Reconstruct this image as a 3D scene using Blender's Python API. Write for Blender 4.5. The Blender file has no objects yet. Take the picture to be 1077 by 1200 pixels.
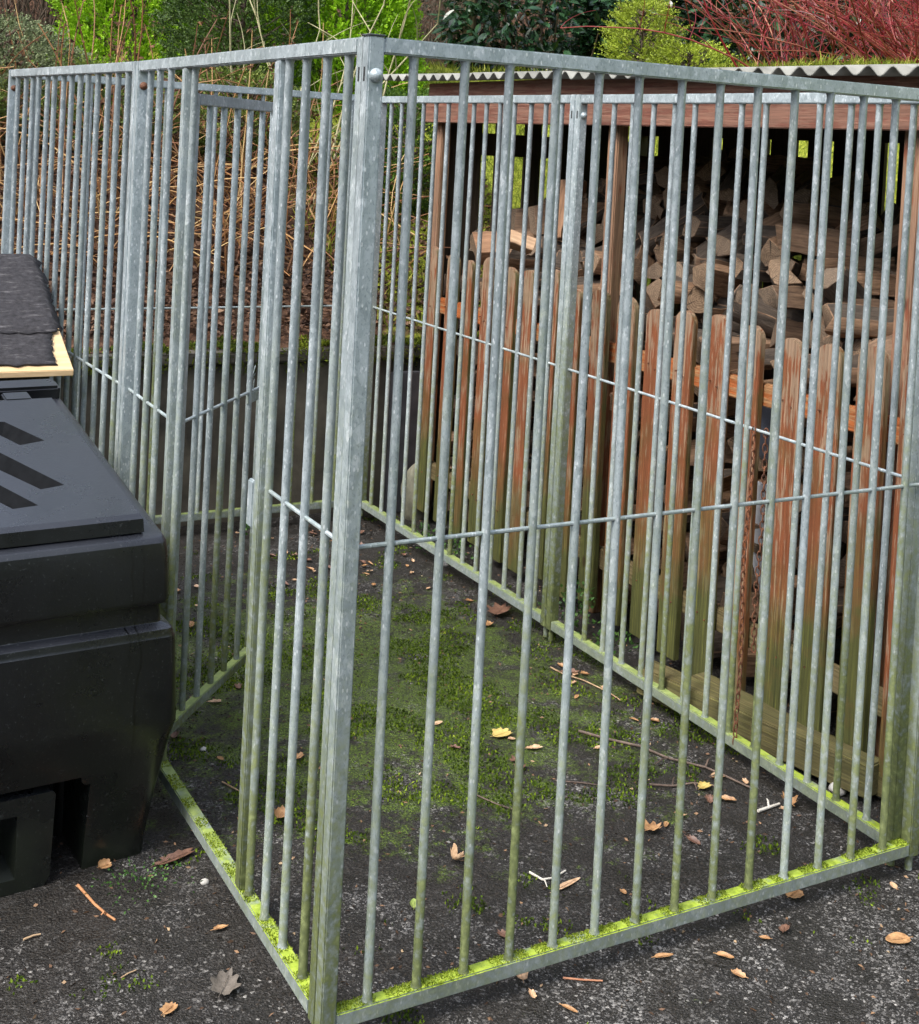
import bpy, bmesh, math, random
import numpy as np
from mathutils import Vector, Matrix, noise
from mathutils.geometry import tessellate_polygon
random.seed(7); rng = np.random.default_rng(7)
PI = math.pi
S = bpy.context.scene
C = S.collection
R = math.radians
U = random.uniform

# ------------------------------------------------------------------ helpers
class MB:
    def __init__(s): s.v = []; s.f = []; s.m = []
    def add(s, vs, fs, mi=0):
        n = len(s.v); s.v += [tuple(x) for x in vs]; s.f += [tuple(i + n for i in f) for f in fs]; s.m += [mi] * len(fs); return s
    def box(s, x0, x1, y0, y1, z0, z1, mi=0):
        return s.add([(x0,y0,z0),(x1,y0,z0),(x1,y1,z0),(x0,y1,z0),(x0,y0,z1),(x1,y0,z1),(x1,y1,z1),(x0,y1,z1)],
                     [(0,3,2,1),(4,5,6,7),(0,1,5,4),(1,2,6,5),(2,3,7,6),(3,0,4,7)], mi)
    def tube(s, pts, r, n=8, cap=True, mi=0):
        pts = [Vector(p) for p in pts]
        rs = r if isinstance(r, (list, tuple)) else [r] * len(pts)
        vs = []; fs = []; a = None
        for i, p in enumerate(pts):
            t = (pts[min(i+1, len(pts)-1)] - pts[max(i-1, 0)]).normalized()
            if a is None: a = t.cross(Vector((0.31, 0.95, 0.11))).normalized() if abs(t.z) > .5 else t.cross(Vector((0, 0, 1))).normalized()
            a = (a - t * a.dot(t)).normalized(); b = t.cross(a)
            for k in range(n):
                w = 2 * PI * (k + .5) / n
                vs.append(p + (a * math.cos(w) + b * math.sin(w)) * rs[i])
        for i in range(len(pts) - 1):
            for k in range(n):
                k2 = (k + 1) % n
                fs.append((i*n+k, i*n+k2, (i+1)*n+k2, (i+1)*n+k))
        if cap: fs.append(tuple(range(n))[::-1]); fs.append(tuple((len(pts)-1)*n + k for k in range(n)))
        return s.add(vs, fs, mi)
    def prism(s, poly, fn, mi=0):          # poly of (a,b); fn(a,b,t) -> point, t = 0 or 1
        n = len(poly)
        vs = [fn(a, b, 0) for a, b in poly] + [fn(a, b, 1) for a, b in poly]
        return s.add(vs, [tuple(range(n))[::-1], tuple(range(n, 2*n))] + [(i, (i+1) % n, n+(i+1) % n, n+i) for i in range(n)], mi)
    def build(s, name, mats, parent=None, smooth=False, bevel=0, seg=2, fix=True):
        me = bpy.data.meshes.new(name); me.from_pydata(s.v, [], s.f)
        if not isinstance(mats, (list, tuple)): mats = [mats]
        for m in mats: me.materials.append(m)
        if len(mats) > 1: me.polygons.foreach_set('material_index', s.m)
        if fix or bevel:
            bm = bmesh.new(); bm.from_mesh(me)
            if fix: bmesh.ops.recalc_face_normals(bm, faces=bm.faces)
            if bevel:
                es = [e for e in bm.edges if len(e.link_faces) == 2 and e.calc_face_angle(0) > .6]
                bmesh.ops.bevel(bm, geom=es, offset=bevel, segments=seg, affect='EDGES', clamp_overlap=True)
            bm.to_mesh(me); bm.free()
        if smooth: me.polygons.foreach_set('use_smooth', [True] * len(me.polygons))
        me.update()
        if smooth or bevel:
            try: me.set_sharp_from_angle(angle=R(40))
            except Exception: pass
        return link(name, me, parent)
def link(name, me, parent=None):
    o = bpy.data.objects.new(name, me); C.objects.link(o)
    if parent: o.parent = parent
    return o
def tag(o, label=None, cat=None, group=None, kind=None):
    if label: o['label'] = label
    if cat: o['category'] = cat
    if group: o['group'] = group
    if kind: o['kind'] = kind
    return o
def thing(name, label, cat, loc=(0,0,0), rz=0, group=None):
    o = bpy.data.objects.new(name, None); C.objects.link(o); o.empty_display_size = .1
    o.location = loc; o.rotation_euler = (0, 0, rz)
    return tag(o, label, cat, group)
def quads(name, P, mat, parent=None, k=4):
    P = np.asarray(P, dtype=np.float32); n = P.shape[0]
    me = bpy.data.meshes.new(name); me.vertices.add(n*k); me.vertices.foreach_set('co', P.reshape(-1))
    me.loops.add(n*k); me.loops.foreach_set('vertex_index', np.arange(n*k, dtype=np.int32))
    me.polygons.add(n); me.polygons.foreach_set('loop_start', np.arange(0, n*k, k, dtype=np.int32))
    me.polygons.foreach_set('loop_total', np.full(n, k, dtype=np.int32))
    me.materials.append(mat); me.update(); me.validate()
    return link(name, me, parent)
def nrm(a): return a / np.maximum(np.linalg.norm(a, axis=-1, keepdims=True), 1e-9)
def leaves(P, D, L, W, jit=.5, fold=.25):
    """leaf quads: base, left, tip, right from points P along directions D"""
    n = len(P); D = nrm(D + rng.normal(0, jit, (n, 3)))
    side = nrm(np.cross(D, rng.normal(0, 1, (n, 3)))); up = np.cross(side, D)
    L = (L * rng.uniform(.65, 1.25, (n, 1))); W = (W * rng.uniform(.7, 1.2, (n, 1)))
    m = P + D * L * .5
    return np.stack([P, m + side * W * .5 + up * W * fold, P + D * L, m - side * W * .5 + up * W * fold], 1)
# ------------------------------------------------------------------ materials
class NT:
    def __init__(s, name):
        s.mat = bpy.data.materials.new(name); s.mat.use_nodes = True; s.t = s.mat.node_tree; s.t.nodes.clear()
        s.out = s.n('ShaderNodeOutputMaterial'); s.b = s.n('ShaderNodeBsdfPrincipled'); s.l(s.b.outputs[0], s.out.inputs[0])
    def n(s, ty, **kw):
        x = s.t.nodes.new(ty)
        for k, v in kw.items(): setattr(x, k, v)
        return x
    def l(s, a, b): s.t.links.new(a, b)
    def sv(s, sock, v):
        if hasattr(v, 'is_output'): s.l(v, sock)
        elif isinstance(v, (tuple, list)) and len(v) == 3 and sock.type == 'RGBA': sock.default_value = (*v, 1)
        else: sock.default_value = v
    def co(s, kind='Object', scale=(1,1,1), rnd=False):
        if kind == 'pos': o = s.n('ShaderNodeNewGeometry').outputs['Position']
        else: o = s.n('ShaderNodeTexCoord').outputs[kind]
        m = s.n('ShaderNodeMapping'); s.l(o, m.inputs[0]); m.inputs['Scale'].default_value = scale
        if rnd:
            ob = s.n('ShaderNodeObjectInfo'); mm = s.n('ShaderNodeVectorMath', operation='SCALE'); mm.inputs[0].default_value = (17, 31, 23)
            s.l(ob.outputs['Random'], mm.inputs['Scale']); s.l(mm.outputs[0], m.inputs['Location'])
        return m.outputs[0]
    def noise(s, co, sc, det=4, rough=.55, dist=0):
        x = s.n('ShaderNodeTexNoise'); s.l(co, x.inputs['Vector']); x.inputs['Scale'].default_value = sc
        x.inputs['Detail'].default_value = det; x.inputs['Roughness'].default_value = rough; x.inputs['Distortion'].default_value = dist
        return x.outputs['Fac']
    def vor(s, co, sc, feature='F1', out='Color'):
        x = s.n('ShaderNodeTexVoronoi', feature=feature); s.l(co, x.inputs['Vector']); x.inputs['Scale'].default_value = sc
        return x.outputs[out]
    def ramp(s, f, stops, ease='LINEAR'):
        x = s.n('ShaderNodeValToRGB'); x.color_ramp.interpolation = ease; s.l(f, x.inputs[0]); e = x.color_ramp.elements
        while len(e) < len(stops): e.new(.5)
        for i, (p, c) in enumerate(stops):
            e[i].position = p; e[i].color = (*(c if isinstance(c, (tuple, list)) else (c, c, c)), 1)
        return x.outputs[0]
    def mix(s, f, a, b, mode='MIX'):
        x = s.n('ShaderNodeMix', data_type='RGBA', blend_type=mode, clamp_factor=True)
        s.sv(x.inputs[0], f); s.sv(x.inputs[6], a); s.sv(x.inputs[7], b); return x.outputs[2]
    def math(s, op, a, b=0.0, c=0.0, clamp=False):
        x = s.n('ShaderNodeMath', operation=op, use_clamp=clamp); s.sv(x.inputs[0], a); s.sv(x.inputs[1], b); s.sv(x.inputs[2], c); return x.outputs[0]
    def rng(s, f, a, b, c=0.0, d=1.0):
        x = s.n('ShaderNodeMapRange'); s.sv(x.inputs[0], f)
        for i, v in zip((1, 2, 3, 4), (a, b, c, d)): x.inputs[i].default_value = v
        return x.outputs[0]
    def sep(s, co):
        x = s.n('ShaderNodeSeparateXYZ'); s.l(co, x.inputs[0]); return x.outputs
    def bump(s, h, st=.3, d=.01):
        x = s.n('ShaderNodeBump'); x.inputs['Strength'].default_value = st; x.inputs['Distance'].default_value = d
        s.l(h, x.inputs['Height']); s.l(x.outputs[0], s.b.inputs['Normal']); return x
    def fin(s, col, rough=.6, metal=0, spec=.5):
        s.sv(s.b.inputs['Base Color'], col); s.sv(s.b.inputs['Roughness'], rough); s.sv(s.b.inputs['Metallic'], metal)
        s.b.inputs['Specular IOR Level'].default_value = spec; return s.mat

def m_galv(name, algae=1.0):
    t = NT(name); co = t.co('Object', (1, 1, .55), rnd=True); pos = t.n('ShaderNodeNewGeometry')
    wob = t.n('ShaderNodeTexNoise'); t.l(co, wob.inputs['Vector']); wob.inputs['Scale'].default_value = 60
    cw = t.n('ShaderNodeVectorMath', operation='MULTIPLY_ADD'); t.l(wob.outputs['Color'], cw.inputs[0]); cw.inputs[1].default_value = (.014,)*3; t.l(co, cw.inputs[2])
    spn = t.math('ADD', t.math('MULTIPLY', t.sep(t.vor(cw.outputs[0], 70))[0], .6), t.math('MULTIPLY', t.sep(t.vor(cw.outputs[0], 190))[0], .4))
    base = t.ramp(spn, [(0, (.28,.335,.35)), (.45, (.37,.43,.445)), (.8, (.45,.51,.525)), (1, (.62,.67,.68))])
    base = t.mix(t.rng(t.noise(co, 9), .40, .64, 0, .4), base, (.22,.265,.28))
    dr = t.n('ShaderNodeTexVoronoi', feature='SMOOTH_F1'); t.l(t.co('Object', (1, 1, .45), rnd=True), dr.inputs['Vector']); dr.inputs['Scale'].default_value = 130; dr.inputs['Smoothness'].default_value = .15
    spk = t.math('MULTIPLY', t.rng(dr.outputs['Distance'], .27, .17, 0, 1), t.rng(t.sep(dr.outputs['Color'])[0], .28, .55))
    base = t.mix(t.math('MULTIPLY', spk, .75), base, (.72,.76,.77))
    base = t.mix(t.rng(t.noise(co, 300, 3), .56, .70, 0, .55), base, (.14,.17,.18))
    z = t.sep(pos.outputs['Position'])[2]; obr = t.n('ShaderNodeObjectInfo').outputs['Random']
    n1 = t.noise(t.co('pos', (1, 1, .35)), 6, 5); n2 = t.noise(t.co('pos'), 60, 4)
    hgt = t.math('ADD', t.rng(z, .05, 1.45, 1.0, -.14), t.math('MULTIPLY', t.math('SUBTRACT', n1, .5), 1.5))
    hgt = t.math('ADD', hgt, t.math('MULTIPLY', t.math('SUBTRACT', obr, .5), .6))
    a = t.math('MULTIPLY', t.math('MULTIPLY', hgt, t.rng(n2, .25, .7, .55, 1.25), clamp=True), algae, clamp=True)
    col = t.mix(a, base, t.ramp(n2, [(.3, (.045,.058,.018)), (.55, (.095,.115,.038)), (.75, (.175,.205,.08))]))
    # bright moss film on upward faces low down
    nz = t.sep(pos.outputs['Normal'])[2]
    n3 = t.noise(t.co('pos'), 14, 5, .65)
    up = t.math('MULTIPLY', t.math('MULTIPLY', t.rng(nz, .6, .9), t.rng(z, .12, .3, 1, 0)), t.rng(n3, .34, .46, .12, .95))
    PY = t.sep(pos.outputs['Position'])[1]
    mg = t.mix(t.rng(PY, .3, .9), t.ramp(n2, [(.25, (.15,.21,.015)), (.55, (.31,.41,.025)), (.75, (.40,.47,.08))]), t.ramp(n2, [(.25, (.14,.19,.045)), (.75, (.30,.37,.12))]))
    col = t.mix(up, col, mg)
    t.bump(t.math('ADD', t.math('MULTIPLY', spn, .6), n2), .25, .0015)
    rg = t.math('ADD', t.rng(spn, 0, 1, .33, .55), t.math('MULTIPLY', a, .3))
    return t.fin(col, rg, t.rng(a, 0, .6, .35, 0), .5)
def m_wood(name, paint=(.30,.085,.03), bare=(.40,.26,.16), peel=.5, algae=1.0, axis=2, dark=1.0):
    t = NT(name); sc = [150, 150, 150]; sc[axis] = 4.5
    co = t.co('Object', tuple(sc), rnd=True); g = t.noise(co, 1, 6, .7, .25)
    sc2 = [60, 60, 60]; sc2[axis] = 6; pn = t.noise(t.co('Object', tuple(sc2), rnd=True), 1.3, 5, .65, .3)
    pc = t.mix(t.rng(g, .3, .7), tuple(c*.55 for c in paint), tuple(min(1, c*1.25) for c in paint))
    bc = t.mix(t.rng(g, .35, .65), tuple(c*.5 for c in bare), bare)
    pos = t.n('ShaderNodeNewGeometry'); P = t.sep(pos.outputs['Position']); N = t.sep(pos.outputs['Normal'])
    pn = t.math('ADD', pn, t.rng(P[2], .75, 1.18, 0, .15))
    big = t.noise(t.co('Object', rnd=True), 7, 4, .6)
    pn = t.math('ADD', pn, t.math('MULTIPLY', t.math('SUBTRACT', big, .5), .5))
    col = t.mix(t.rng(t.math('ADD', pn, t.math('MULTIPLY', t.math('SUBTRACT', g, .5), .5)), peel-.03, peel+.05), pc, bc)
    an = t.noise(t.co('pos'), 7, 5, .6)
    a1 = t.math('MULTIPLY', t.rng(t.math('ADD', P[2], t.math('MULTIPLY', t.math('SUBTRACT', t.n('ShaderNodeObjectInfo').outputs['Random'], .5), .4)), .58, .10), 1.15)
    a2 = t.math('MULTIPLY', t.rng(N[1], -.45, -.8), t.math('MULTIPLY', t.rng(P[2], 1.9, .9, .25, .75), t.rng(P[1], .4, 2.2, .55, 1.15)))
    a = t.math('MULTIPLY', t.math('ADD', t.math('MAXIMUM', a1, a2), t.math('MULTIPLY', t.math('SUBTRACT', an, .5), 1.9)), algae, clamp=True)
    col = t.mix(a, col, t.ramp(g, [(.3, (.03,.036,.012)), (.55, (.085,.088,.026)), (.75, (.19,.20,.04))]))
    col = t.mix(t.rng(t.vor(t.co('Object', (6, 6, 3), rnd=True), 1.2, 'F1', 'Distance'), .05, .09, .7, 0), col, (.03,.012,.006))
    if dark != 1: col = t.mix(1.0, col, (dark, dark, dark), 'MULTIPLY')
    t.bump(t.math('ADD', g, t.math('MULTIPLY', pn, .6)), .7, .004)
    return t.fin(col, .62, 0, .35)
def m_leaf(name, stops, rough=.5, trans=.25, clump=.5, spec=.4):
    t = NT(name); geo = t.n('ShaderNodeNewGeometry')
    cn = t.noise(t.co('pos'), 5.5, 3, .6)
    f = t.math('ADD', t.math('MULTIPLY', geo.outputs['Random Per Island'], 1 - clump), t.math('MULTIPLY', t.rng(cn, .3, .7), clump))
    col = t.ramp(f, stops); t.fin(col, rough, 0, spec)
    if trans:
        tr = t.n('ShaderNodeBsdfTranslucent'); t.l(col, tr.inputs[0]); mx = t.n('ShaderNodeMixShader'); mx.inputs[0].default_value = trans
        t.l(t.b.outputs[0], mx.inputs[1]); t.l(tr.outputs[0], mx.inputs[2]); t.l(mx.outputs[0], t.out.inputs[0])
    return t.mat
def m_simple(name, c1, c2, sc=20, rough=.6, bump=.2, metal=0, spec=.5, stretch=(1,1,1), det=5, bd=.004):
    t = NT(name); co = t.co('Object', stretch, rnd=True); n = t.noise(co, sc, det, .6)
    col = t.mix(t.rng(n, .3, .7), c1, c2); t.bump(n, bump, bd); return t.fin(col, rough, metal, spec)

GALV = m_galv('galvanised steel'); GALVD = m_galv('galvanised steel clean', .55); GALVR = m_galv('galvanised rail steel', .72)
RUST = m_simple('rusty steel', (.05,.022,.012), (.19,.07,.03), 60, .8, .5)
DARKHOLE = m_simple('dark slot', (.012,.012,.012), (.02,.02,.02), 30, .9)
PICK = m_wood('picket wood', (.23,.075,.03), (.36,.24,.155), .57); POSTW = m_wood('store post wood', (.25,.075,.035), (.36,.21,.13), .5, .35)
FASC = m_wood('fascia wood', (.17,.065,.042), (.24,.12,.08), .60, .1, axis=1)
RAILW = m_wood('orange rail wood', (.38,.11,.03), (.42,.22,.10), .58, .25, axis=1)
DARKW = m_wood('dark slat wood', (.05,.03,.02), (.075,.05,.035), .55, .15)
SLEEP = m_wood('mossy sleeper wood', (.14,.10,.05), (.22,.17,.09), .5, .55, axis=1)
PLY = m_simple('plywood', (.50,.34,.17), (.66,.48,.27), 9, .6, .15, stretch=(1, 5, 5))
def m_ground():
    t = NT('worn wet asphalt'); co = t.co('pos')
    v = t.sep(t.vor(co, 170)); v2 = t.sep(t.vor(co, 420))
    big = t.noise(co, 2.3, 5, .6); mid = t.noise(co, 11, 6, .65); fine = t.noise(co, 190, 3, .6)
    base = t.ramp(fine, [(.3, (.003,.0026,.002)), (.5, (.011,.0095,.0078)), (.8, (.055,.049,.042))])
    specm = t.math('ADD', t.rng(mid, .35, .65, -.10, .12), t.rng(big, .35, .65, -.06, .08))
    s1 = t.rng(t.math('ADD', v[0], specm), .88, .94); s2 = t.rng(t.math('ADD', v2[1], specm), .90, .97)
    col = t.mix(s1, base, t.ramp(v[2], [(0, (.07,.066,.062)), (.7, (.17,.162,.15)), (1, (.36,.345,.32))]))
    col = t.mix(t.math('MULTIPLY', s2, .6), col, (.26,.25,.24))
    muck = t.rng(t.math('ADD', t.noise(co, 4.2, 6, .62), t.rng(t.sep(co)[1], -.05, .35, -.06, .09)), .49, .62, 0, .82)
    col = t.mix(muck, col, t.ramp(fine, [(.3, (.003,.0024,.0018)), (.5, (.011,.0085,.006)), (.7, (.034,.026,.018))]))
    # algae and moss film, strongest in the middle of the run
    P = t.sep(co); cx = t.math('DIVIDE', t.math('SUBTRACT', P[0], .75), .75); cy = t.math('DIVIDE', t.math('SUBTRACT', P[1], 1.45), .85)
    d = t.math('ADD', t.math('MULTIPLY', cx, cx), t.math('MULTIPLY', cy, cy))
    mm = t.math('ADD', t.rng(d, 0, 2.4, .15, -.08), t.noise(co, 7.5, 9, .85))
    moss = t.math('MULTIPLY', t.rng(mm, .55, .63), t.rng(fine, .36, .56, .1, 1))
    col = t.mix(moss, col, t.ramp(v2[0], [(0, (.016,.028,.003)), (.5, (.055,.10,.006)), (1, (.19,.28,.018))]))
    h = t.math('ADD', t.math('MULTIPLY', v[1], .5), t.math('ADD', fine, t.math('MULTIPLY', mid, 2.0)))
    t.bump(h, 1.0, .009)
    return t.fin(col, t.rng(mid, .35, .7, .34, .72), 0, .5)
GROUND = m_ground()
def m_bank():
    t = NT('bank soil and moss'); co = t.co('pos'); P = t.sep(co)
    n = t.noise(co, 7, 7, .7); f = t.noise(co, 45, 5, .7)
    litter = t.ramp(f, [(.3, (.018,.010,.006)), (.5, (.075,.038,.022)), (.68, (.20,.11,.065))])
    green = t.ramp(f, [(.28, (.05,.07,.008)), (.5, (.20,.24,.02)), (.7, (.42,.42,.06))])
    g = t.math('SUBTRACT', t.math('ADD', t.rng(P[0], 1.3, 2.2, -.25, .3), n), t.rng(P[2], 2.2, 2.6, 0, .6))
    return_col = t.mix(t.rng(g, .5, .62), litter, green); t.bump(f, .8, .03)
    return t.fin(return_col, .85, 0, .2)
BANK = m_bank()

# ------------------------------------------------------------------ terrain
def sm(t): t = max(0., min(1., t)); return t*t*(3-2*t)
def bank_h(x, y):
    dy = y - 3.2; dx = x - 3.15
    hy = -1.
    if dy > 0:
        cap = 1.98 + .22 * sm((x - 1.5) / 2.5)
        hy = min(.70 + .46 * dy, cap + .03 * max(0, dy - 3))
    hx = .72 + 1.45 * dx if dx > 0 else -1.
    if dx > 0: hx = min(hx, 2.14 + .04 * max(0, dx - 1))
    h = max(hy, hx)
    far = max(y - 9.5, x - 8.5 + .2 * (y - 5), 0)
    h += min(far * 1.2, 4.5)
    return h + .05 * noise.noise(Vector((x*1.7, y*1.7, 0))) + .02 * noise.noise(Vector((x*6, y*6, 3)))
def make_grid(name, x0, x1, y0, y1, st, fn, mat, keep=None):
    nx = int((x1-x0)/st)+1; ny = int((y1-y0)/st)+1; vs = []; fs = []; ok = []
    for j in range(ny):
        for i in range(nx):
            x = x0 + i*st; y = y0 + j*st; vs.append((x, y, fn(x, y))); ok.append(keep(x, y) if keep else True)
    for j in range(ny-1):
        for i in range(nx-1):
            q = (j*nx+i, j*nx+i+1, (j+1)*nx+i+1, (j+1)*nx+i)
            if all(ok[k] for k in q): fs.append(q)
    m = MB(); m.add(vs, fs); return m.build(name, mat, smooth=True, fix=False)
def gz(x, y): return .006 * noise.noise(Vector((x*2.2, y*2.2, 0))) + .003 * noise.noise(Vector((x*9, y*9, 4)))
def ground_fn(x, y): return gz(x, y)
m = MB()
bx, by = [-30, -12, -5, -2.5] + [-2 + .05*i for i in range(1, 110)] + [4.5, 9, 20, 30], [-30, -12, -5, -2.5] + [-2 + .05*i for i in range(1, 108)] + [9, 20, 30]
m.add([(x, y, gz(x, y)) for y in by for x in bx], [(j*len(bx)+i, j*len(bx)+i+1, (j+1)*len(bx)+i+1, (j+1)*len(bx)+i) for j in range(len(by)-1) for i in range(len(bx)-1)])
tag(m.build('ground', GROUND, smooth=True, fix=False), kind='structure')
bk = make_grid('bank', -7, 16, -6, 17, .1, bank_h, BANK, keep=lambda x, y: y >= 3.19 or x >= 3.14); tag(bk, kind='structure')

SKYBLOCK = m_leaf('added sky blocker hillside', [(0, (.012,.018,.008)), (.5, (.03,.042,.018)), (1, (.075,.085,.04))], .9, 0, .8, .1)  # unseen hill ring, added to block the bright horizon sky
def sky_blocker_fn(r, a):
    t = sm((r - 9) / 9.); return -.3 + t * (6.5 + 1.2*noise.noise(Vector((math.cos(a)*2.5, math.sin(a)*2.5, 1)))) + (.5*noise.noise(Vector((r*math.cos(a)*.8, r*math.sin(a)*.8, 2))) + .25*noise.noise(Vector((r*math.cos(a)*2.5, r*math.sin(a)*2.5, 5))))*min(1, t*4)
m = MB(); na, nr = 150, 22; A0, A1 = R(112), R(352)
pts_ = [[(-.5 + (8.5 + .8*j)*math.cos(A0 + (A1-A0)*i/na), 0 + (8.5 + .8*j)*math.sin(A0 + (A1-A0)*i/na), sky_blocker_fn(8.5 + .8*j, A0 + (A1-A0)*i/na)) for i in range(na+1)] for j in range(nr+1)]
m.add([p for row in pts_ for p in row], [(j*(na+1)+i, j*(na+1)+i+1, (j+1)*(na+1)+i+1, (j+1)*(na+1)+i) for j in range(nr) for i in range(na)])
tag(m.build('sky_blocker_hills', SKYBLOCK, smooth=True, fix=False), kind='structure')

# ------------------------------------------------------------------ kennel panels
PL, X0, SP, ZT, ZB = 1.4934, .0956, .0995, 1.8026, .043
def bar_me():
    m = MB(); m.tube([(0,0,.0725), (0,0,.0745), (0,0,.078), (0,0,.9), (0,0,1.768), (0,0,1.772), (0,0,1.777)], [.0118, .0108, .0086, .0086, .0086, .0100, .0115], 12, False); o = m.build('bar', GALV, smooth=True); C.objects.unlink(o); return o.data
BAR = bar_me()
def panel(label, loc, ang, slope=0, posts=(0, 1), rod_segs=((.03, PL-.03),), bars=range(14), extra=None):
    t = thing('kennel_panel', label, 'kennel panel', loc, ang, 'galvanised bar panels of the dog run')
    t.rotation_euler = (0, -slope, ang)
    for k in (0, 1):
        x0 = 0 if k == 0 else PL - .03
        m = MB(); m.box(x0, x0+.03, -.015, .015, ZB-.004, ZT); o = m.build('post', GALV, t, bevel=.0025)
        m = MB(); m.tube([(x0+.015, 0, .004), (x0+.015, 0, ZB)], .009, 10); m.build('foot', GALV, t, smooth=True)
    m = MB(); m.box(.0302, PL-.0302, -.0145, .0145, ZT-.0285, ZT-.0005); m.build('top_rail', GALVD, t, bevel=.0025)
    m = MB(); m.box(.0302, PL-.0302, -.0145, .0145, ZB, ZB+.03); m.build('bottom_rail', GALVR, t, bevel=.0025)
    for a, b in rod_segs:
        m = MB(); m.tube([(a, 0, .905), ((a+b)/2, .0, .9045), (b, 0, .905)], .0042, 8, False); m.build('tie_rod', GALVD, t, smooth=True)
    for k in bars:
        b = link('bar', BAR, t); b.location = (X0 + SP*k, U(-.0006, .0006), 0); b.rotation_euler = (U(-.0015, .0015), U(-.0022, .0022), U(0, 6))
    return t
def dome(name, c, n, r, mat, t):
    n = Vector(n); c = Vector(c); m = MB()
    m.tube([c, c + n*.003, c + n*.0045 + Vector((0,0,0)), c + n*.009, c + n*.012, c + n*.0135], [r, r, r*.93, r*.75, r*.45, r*.08], 20)
    return m.build(name, mat, t, smooth=True)
def slot(t, c, ax):
    m = MB(); h = [.0028, .0028, .0125]; h[ax] = .0012; m.box(c[0]-h[0], c[0]+h[0], c[1]-h[1], c[1]+h[1], c[2]-h[2], c[2]+h[2]); m.build('slot', DARKHOLE, t)

pf = panel('front kennel panel nearest the viewer with mossy yellow green bottom rail', (0, .015, 0), 0)
dome('bolt', (.015, -.0152, 1.735), (0, -1, 0), .0125, GALVD, pf)
# left side, first panel holds the gate opening
gy0, gy1 = .402, 1.034
pg = panel('left kennel panel with the open gate, beside the black bin', (.015, .03, .0), PI/2, .004,
           rod_segs=((.03, gy0+.002), (gy1+.028, PL-.03)), bars=(0, 1, 2, 11, 12, 13))
slot(pg, (.015, .0145, 1.737), 1); slot(pf, (.0005, 0, 1.737), 0)
for x0 in (gy0, gy1):
    m = MB(); m.box(x0, x0+.03, -.0145, .0145, ZB+.03, ZT-.03); m.build('gate_jamb', GALV, pg, bevel=.0025)
b = link('bar', BAR, pg); b.location = (gy0-.017, 0, 0)
b = link('bar', BAR, pg); b.location = (gy1-.018, -.004, 0)
m = MB(); m.box(gy0+.0305, gy0+.062, .006, .0165, .815, .912); m.build('latch_keeper', GALVD, pg, bevel=.003)
dome('bolt', (PL-.0302, -.001, 1.735), (-1, 0, 0), .011, RUST, pg)
def rail_moss(t, x0, x1, n, dens):
    x = rng.uniform(x0, x1, n); k = (np.array([noise.noise(Vector((a*14, t.location.x, 3))) for a in x]) > dens) | (np.abs(((x - X0) / SP) - np.round((x - X0) / SP)) < .17); x = x[k]
    y = np.where(rng.uniform(0, 1, len(x)) < .5, rng.normal(.009, .003, len(x)), rng.normal(-.004, .006, len(x))); y = np.clip(y, -.013, .014)
    P = np.stack([x, y, np.full(len(x), ZB+.0295)], 1)
    tag(quads('moss', leaves(P, np.tile([0, 0, 1.], (len(P), 1)), .0042, .0030, .8), m_leaf('rail moss', [(0, (.05,.07,.008)), (.5, (.20,.27,.02)), (1, (.42,.48,.07))], .8, .2, .3, .2), t), kind='stuff')
rail_moss(pf, .032, PL-.032, 9000, -.05); rail_moss(pg, .032, PL-.032, 6000, .0)
# the gate: hinged at the far jamb, swung into the run (local axes of the panel: x = along, -y = into the run)
ga = math.atan2(-.668, .744); gd = Vector((math.cos(ga), math.sin(ga), 0)); gn = Vector((-gd.y, gd.x, 0)); gp = Vector((1.123, -.030, 0)); GW = .60
def gbox(m, s0, s1, t0, t1, z0, z1):
    c = [gp + gd*s + gn*tt for s, tt in ((s0, t0), (s1, t0), (s1, t1), (s0, t1))]
    m.add([(q.x, q.y, z) for z in (z0, z1) for q in c], [(0,3,2,1),(4,5,6,7),(0,1,5,4),(1,2,6,5),(2,3,7,6),(3,0,4,7)])
m = MB()
gbox(m, 0, .027, -.0135, .0135, .072, 1.716); gbox(m, GW-.027, GW, -.0135, .0135, .072, 1.716)
gbox(m, .0272, GW-.0272, -.013, .013, 1.687, 1.7155); gbox(m, .0272, GW-.0272, -.013, .013, .0725, .10)
gate = m.build('gate', GALV, pg, bevel=.002)
for k in range(5):
    q = gp + gd*(.027 + (k+1)*(GW-.054)/6.)
    m = MB(); m.tube([(q.x, q.y, .10), (q.x, q.y, 1.0), (q.x, q.y, 1.687)], .0088, 12, False); m.build('gate_bar', GALV, gate, smooth=True)
m = MB(); a = gp+gd*.027; b = gp+gd*(GW-.027); m.tube([(a.x, a.y, .878), (b.x, b.y, .878)], .0042, 8, False); m.build('gate_tie_rod', GALVD, gate, smooth=True)
m = MB(); gbox(m, GW-.13, GW-.027, -.004, .004, .845, .872); m.build('latch_plate', GALV, gate, bevel=.001)
m = MB(); gbox(m, GW-.045, GW-.022, -.022, .0, .835, .862); m.build('latch_block', RUST, gate, bevel=.003)
m = MB(); a = gp+gd*(GW-.10)
m.tube([a+Vector((0,0,.872)), a+gn*.006+Vector((0,0,.90)), a-gn*.008+Vector((0,0,.93))], .0013, 5)
m.tube([a+gd*.01+Vector((0,0,.872)), a+gd*.016+Vector((0,0,.91)), a+gd*.004+Vector((0,0,.925)), a+gd*.02+Vector((0,0,.95))], .0013, 5); m.build('twisted_wire', GALV, gate)
for z in (.35, 1.5):
    m = MB(); m.tube([gp+Vector((.0, .014, z)), gp+Vector((.0, .014, z+.05))], .006, 10); m.build('hinge', GALV, gate, smooth=True)
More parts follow.
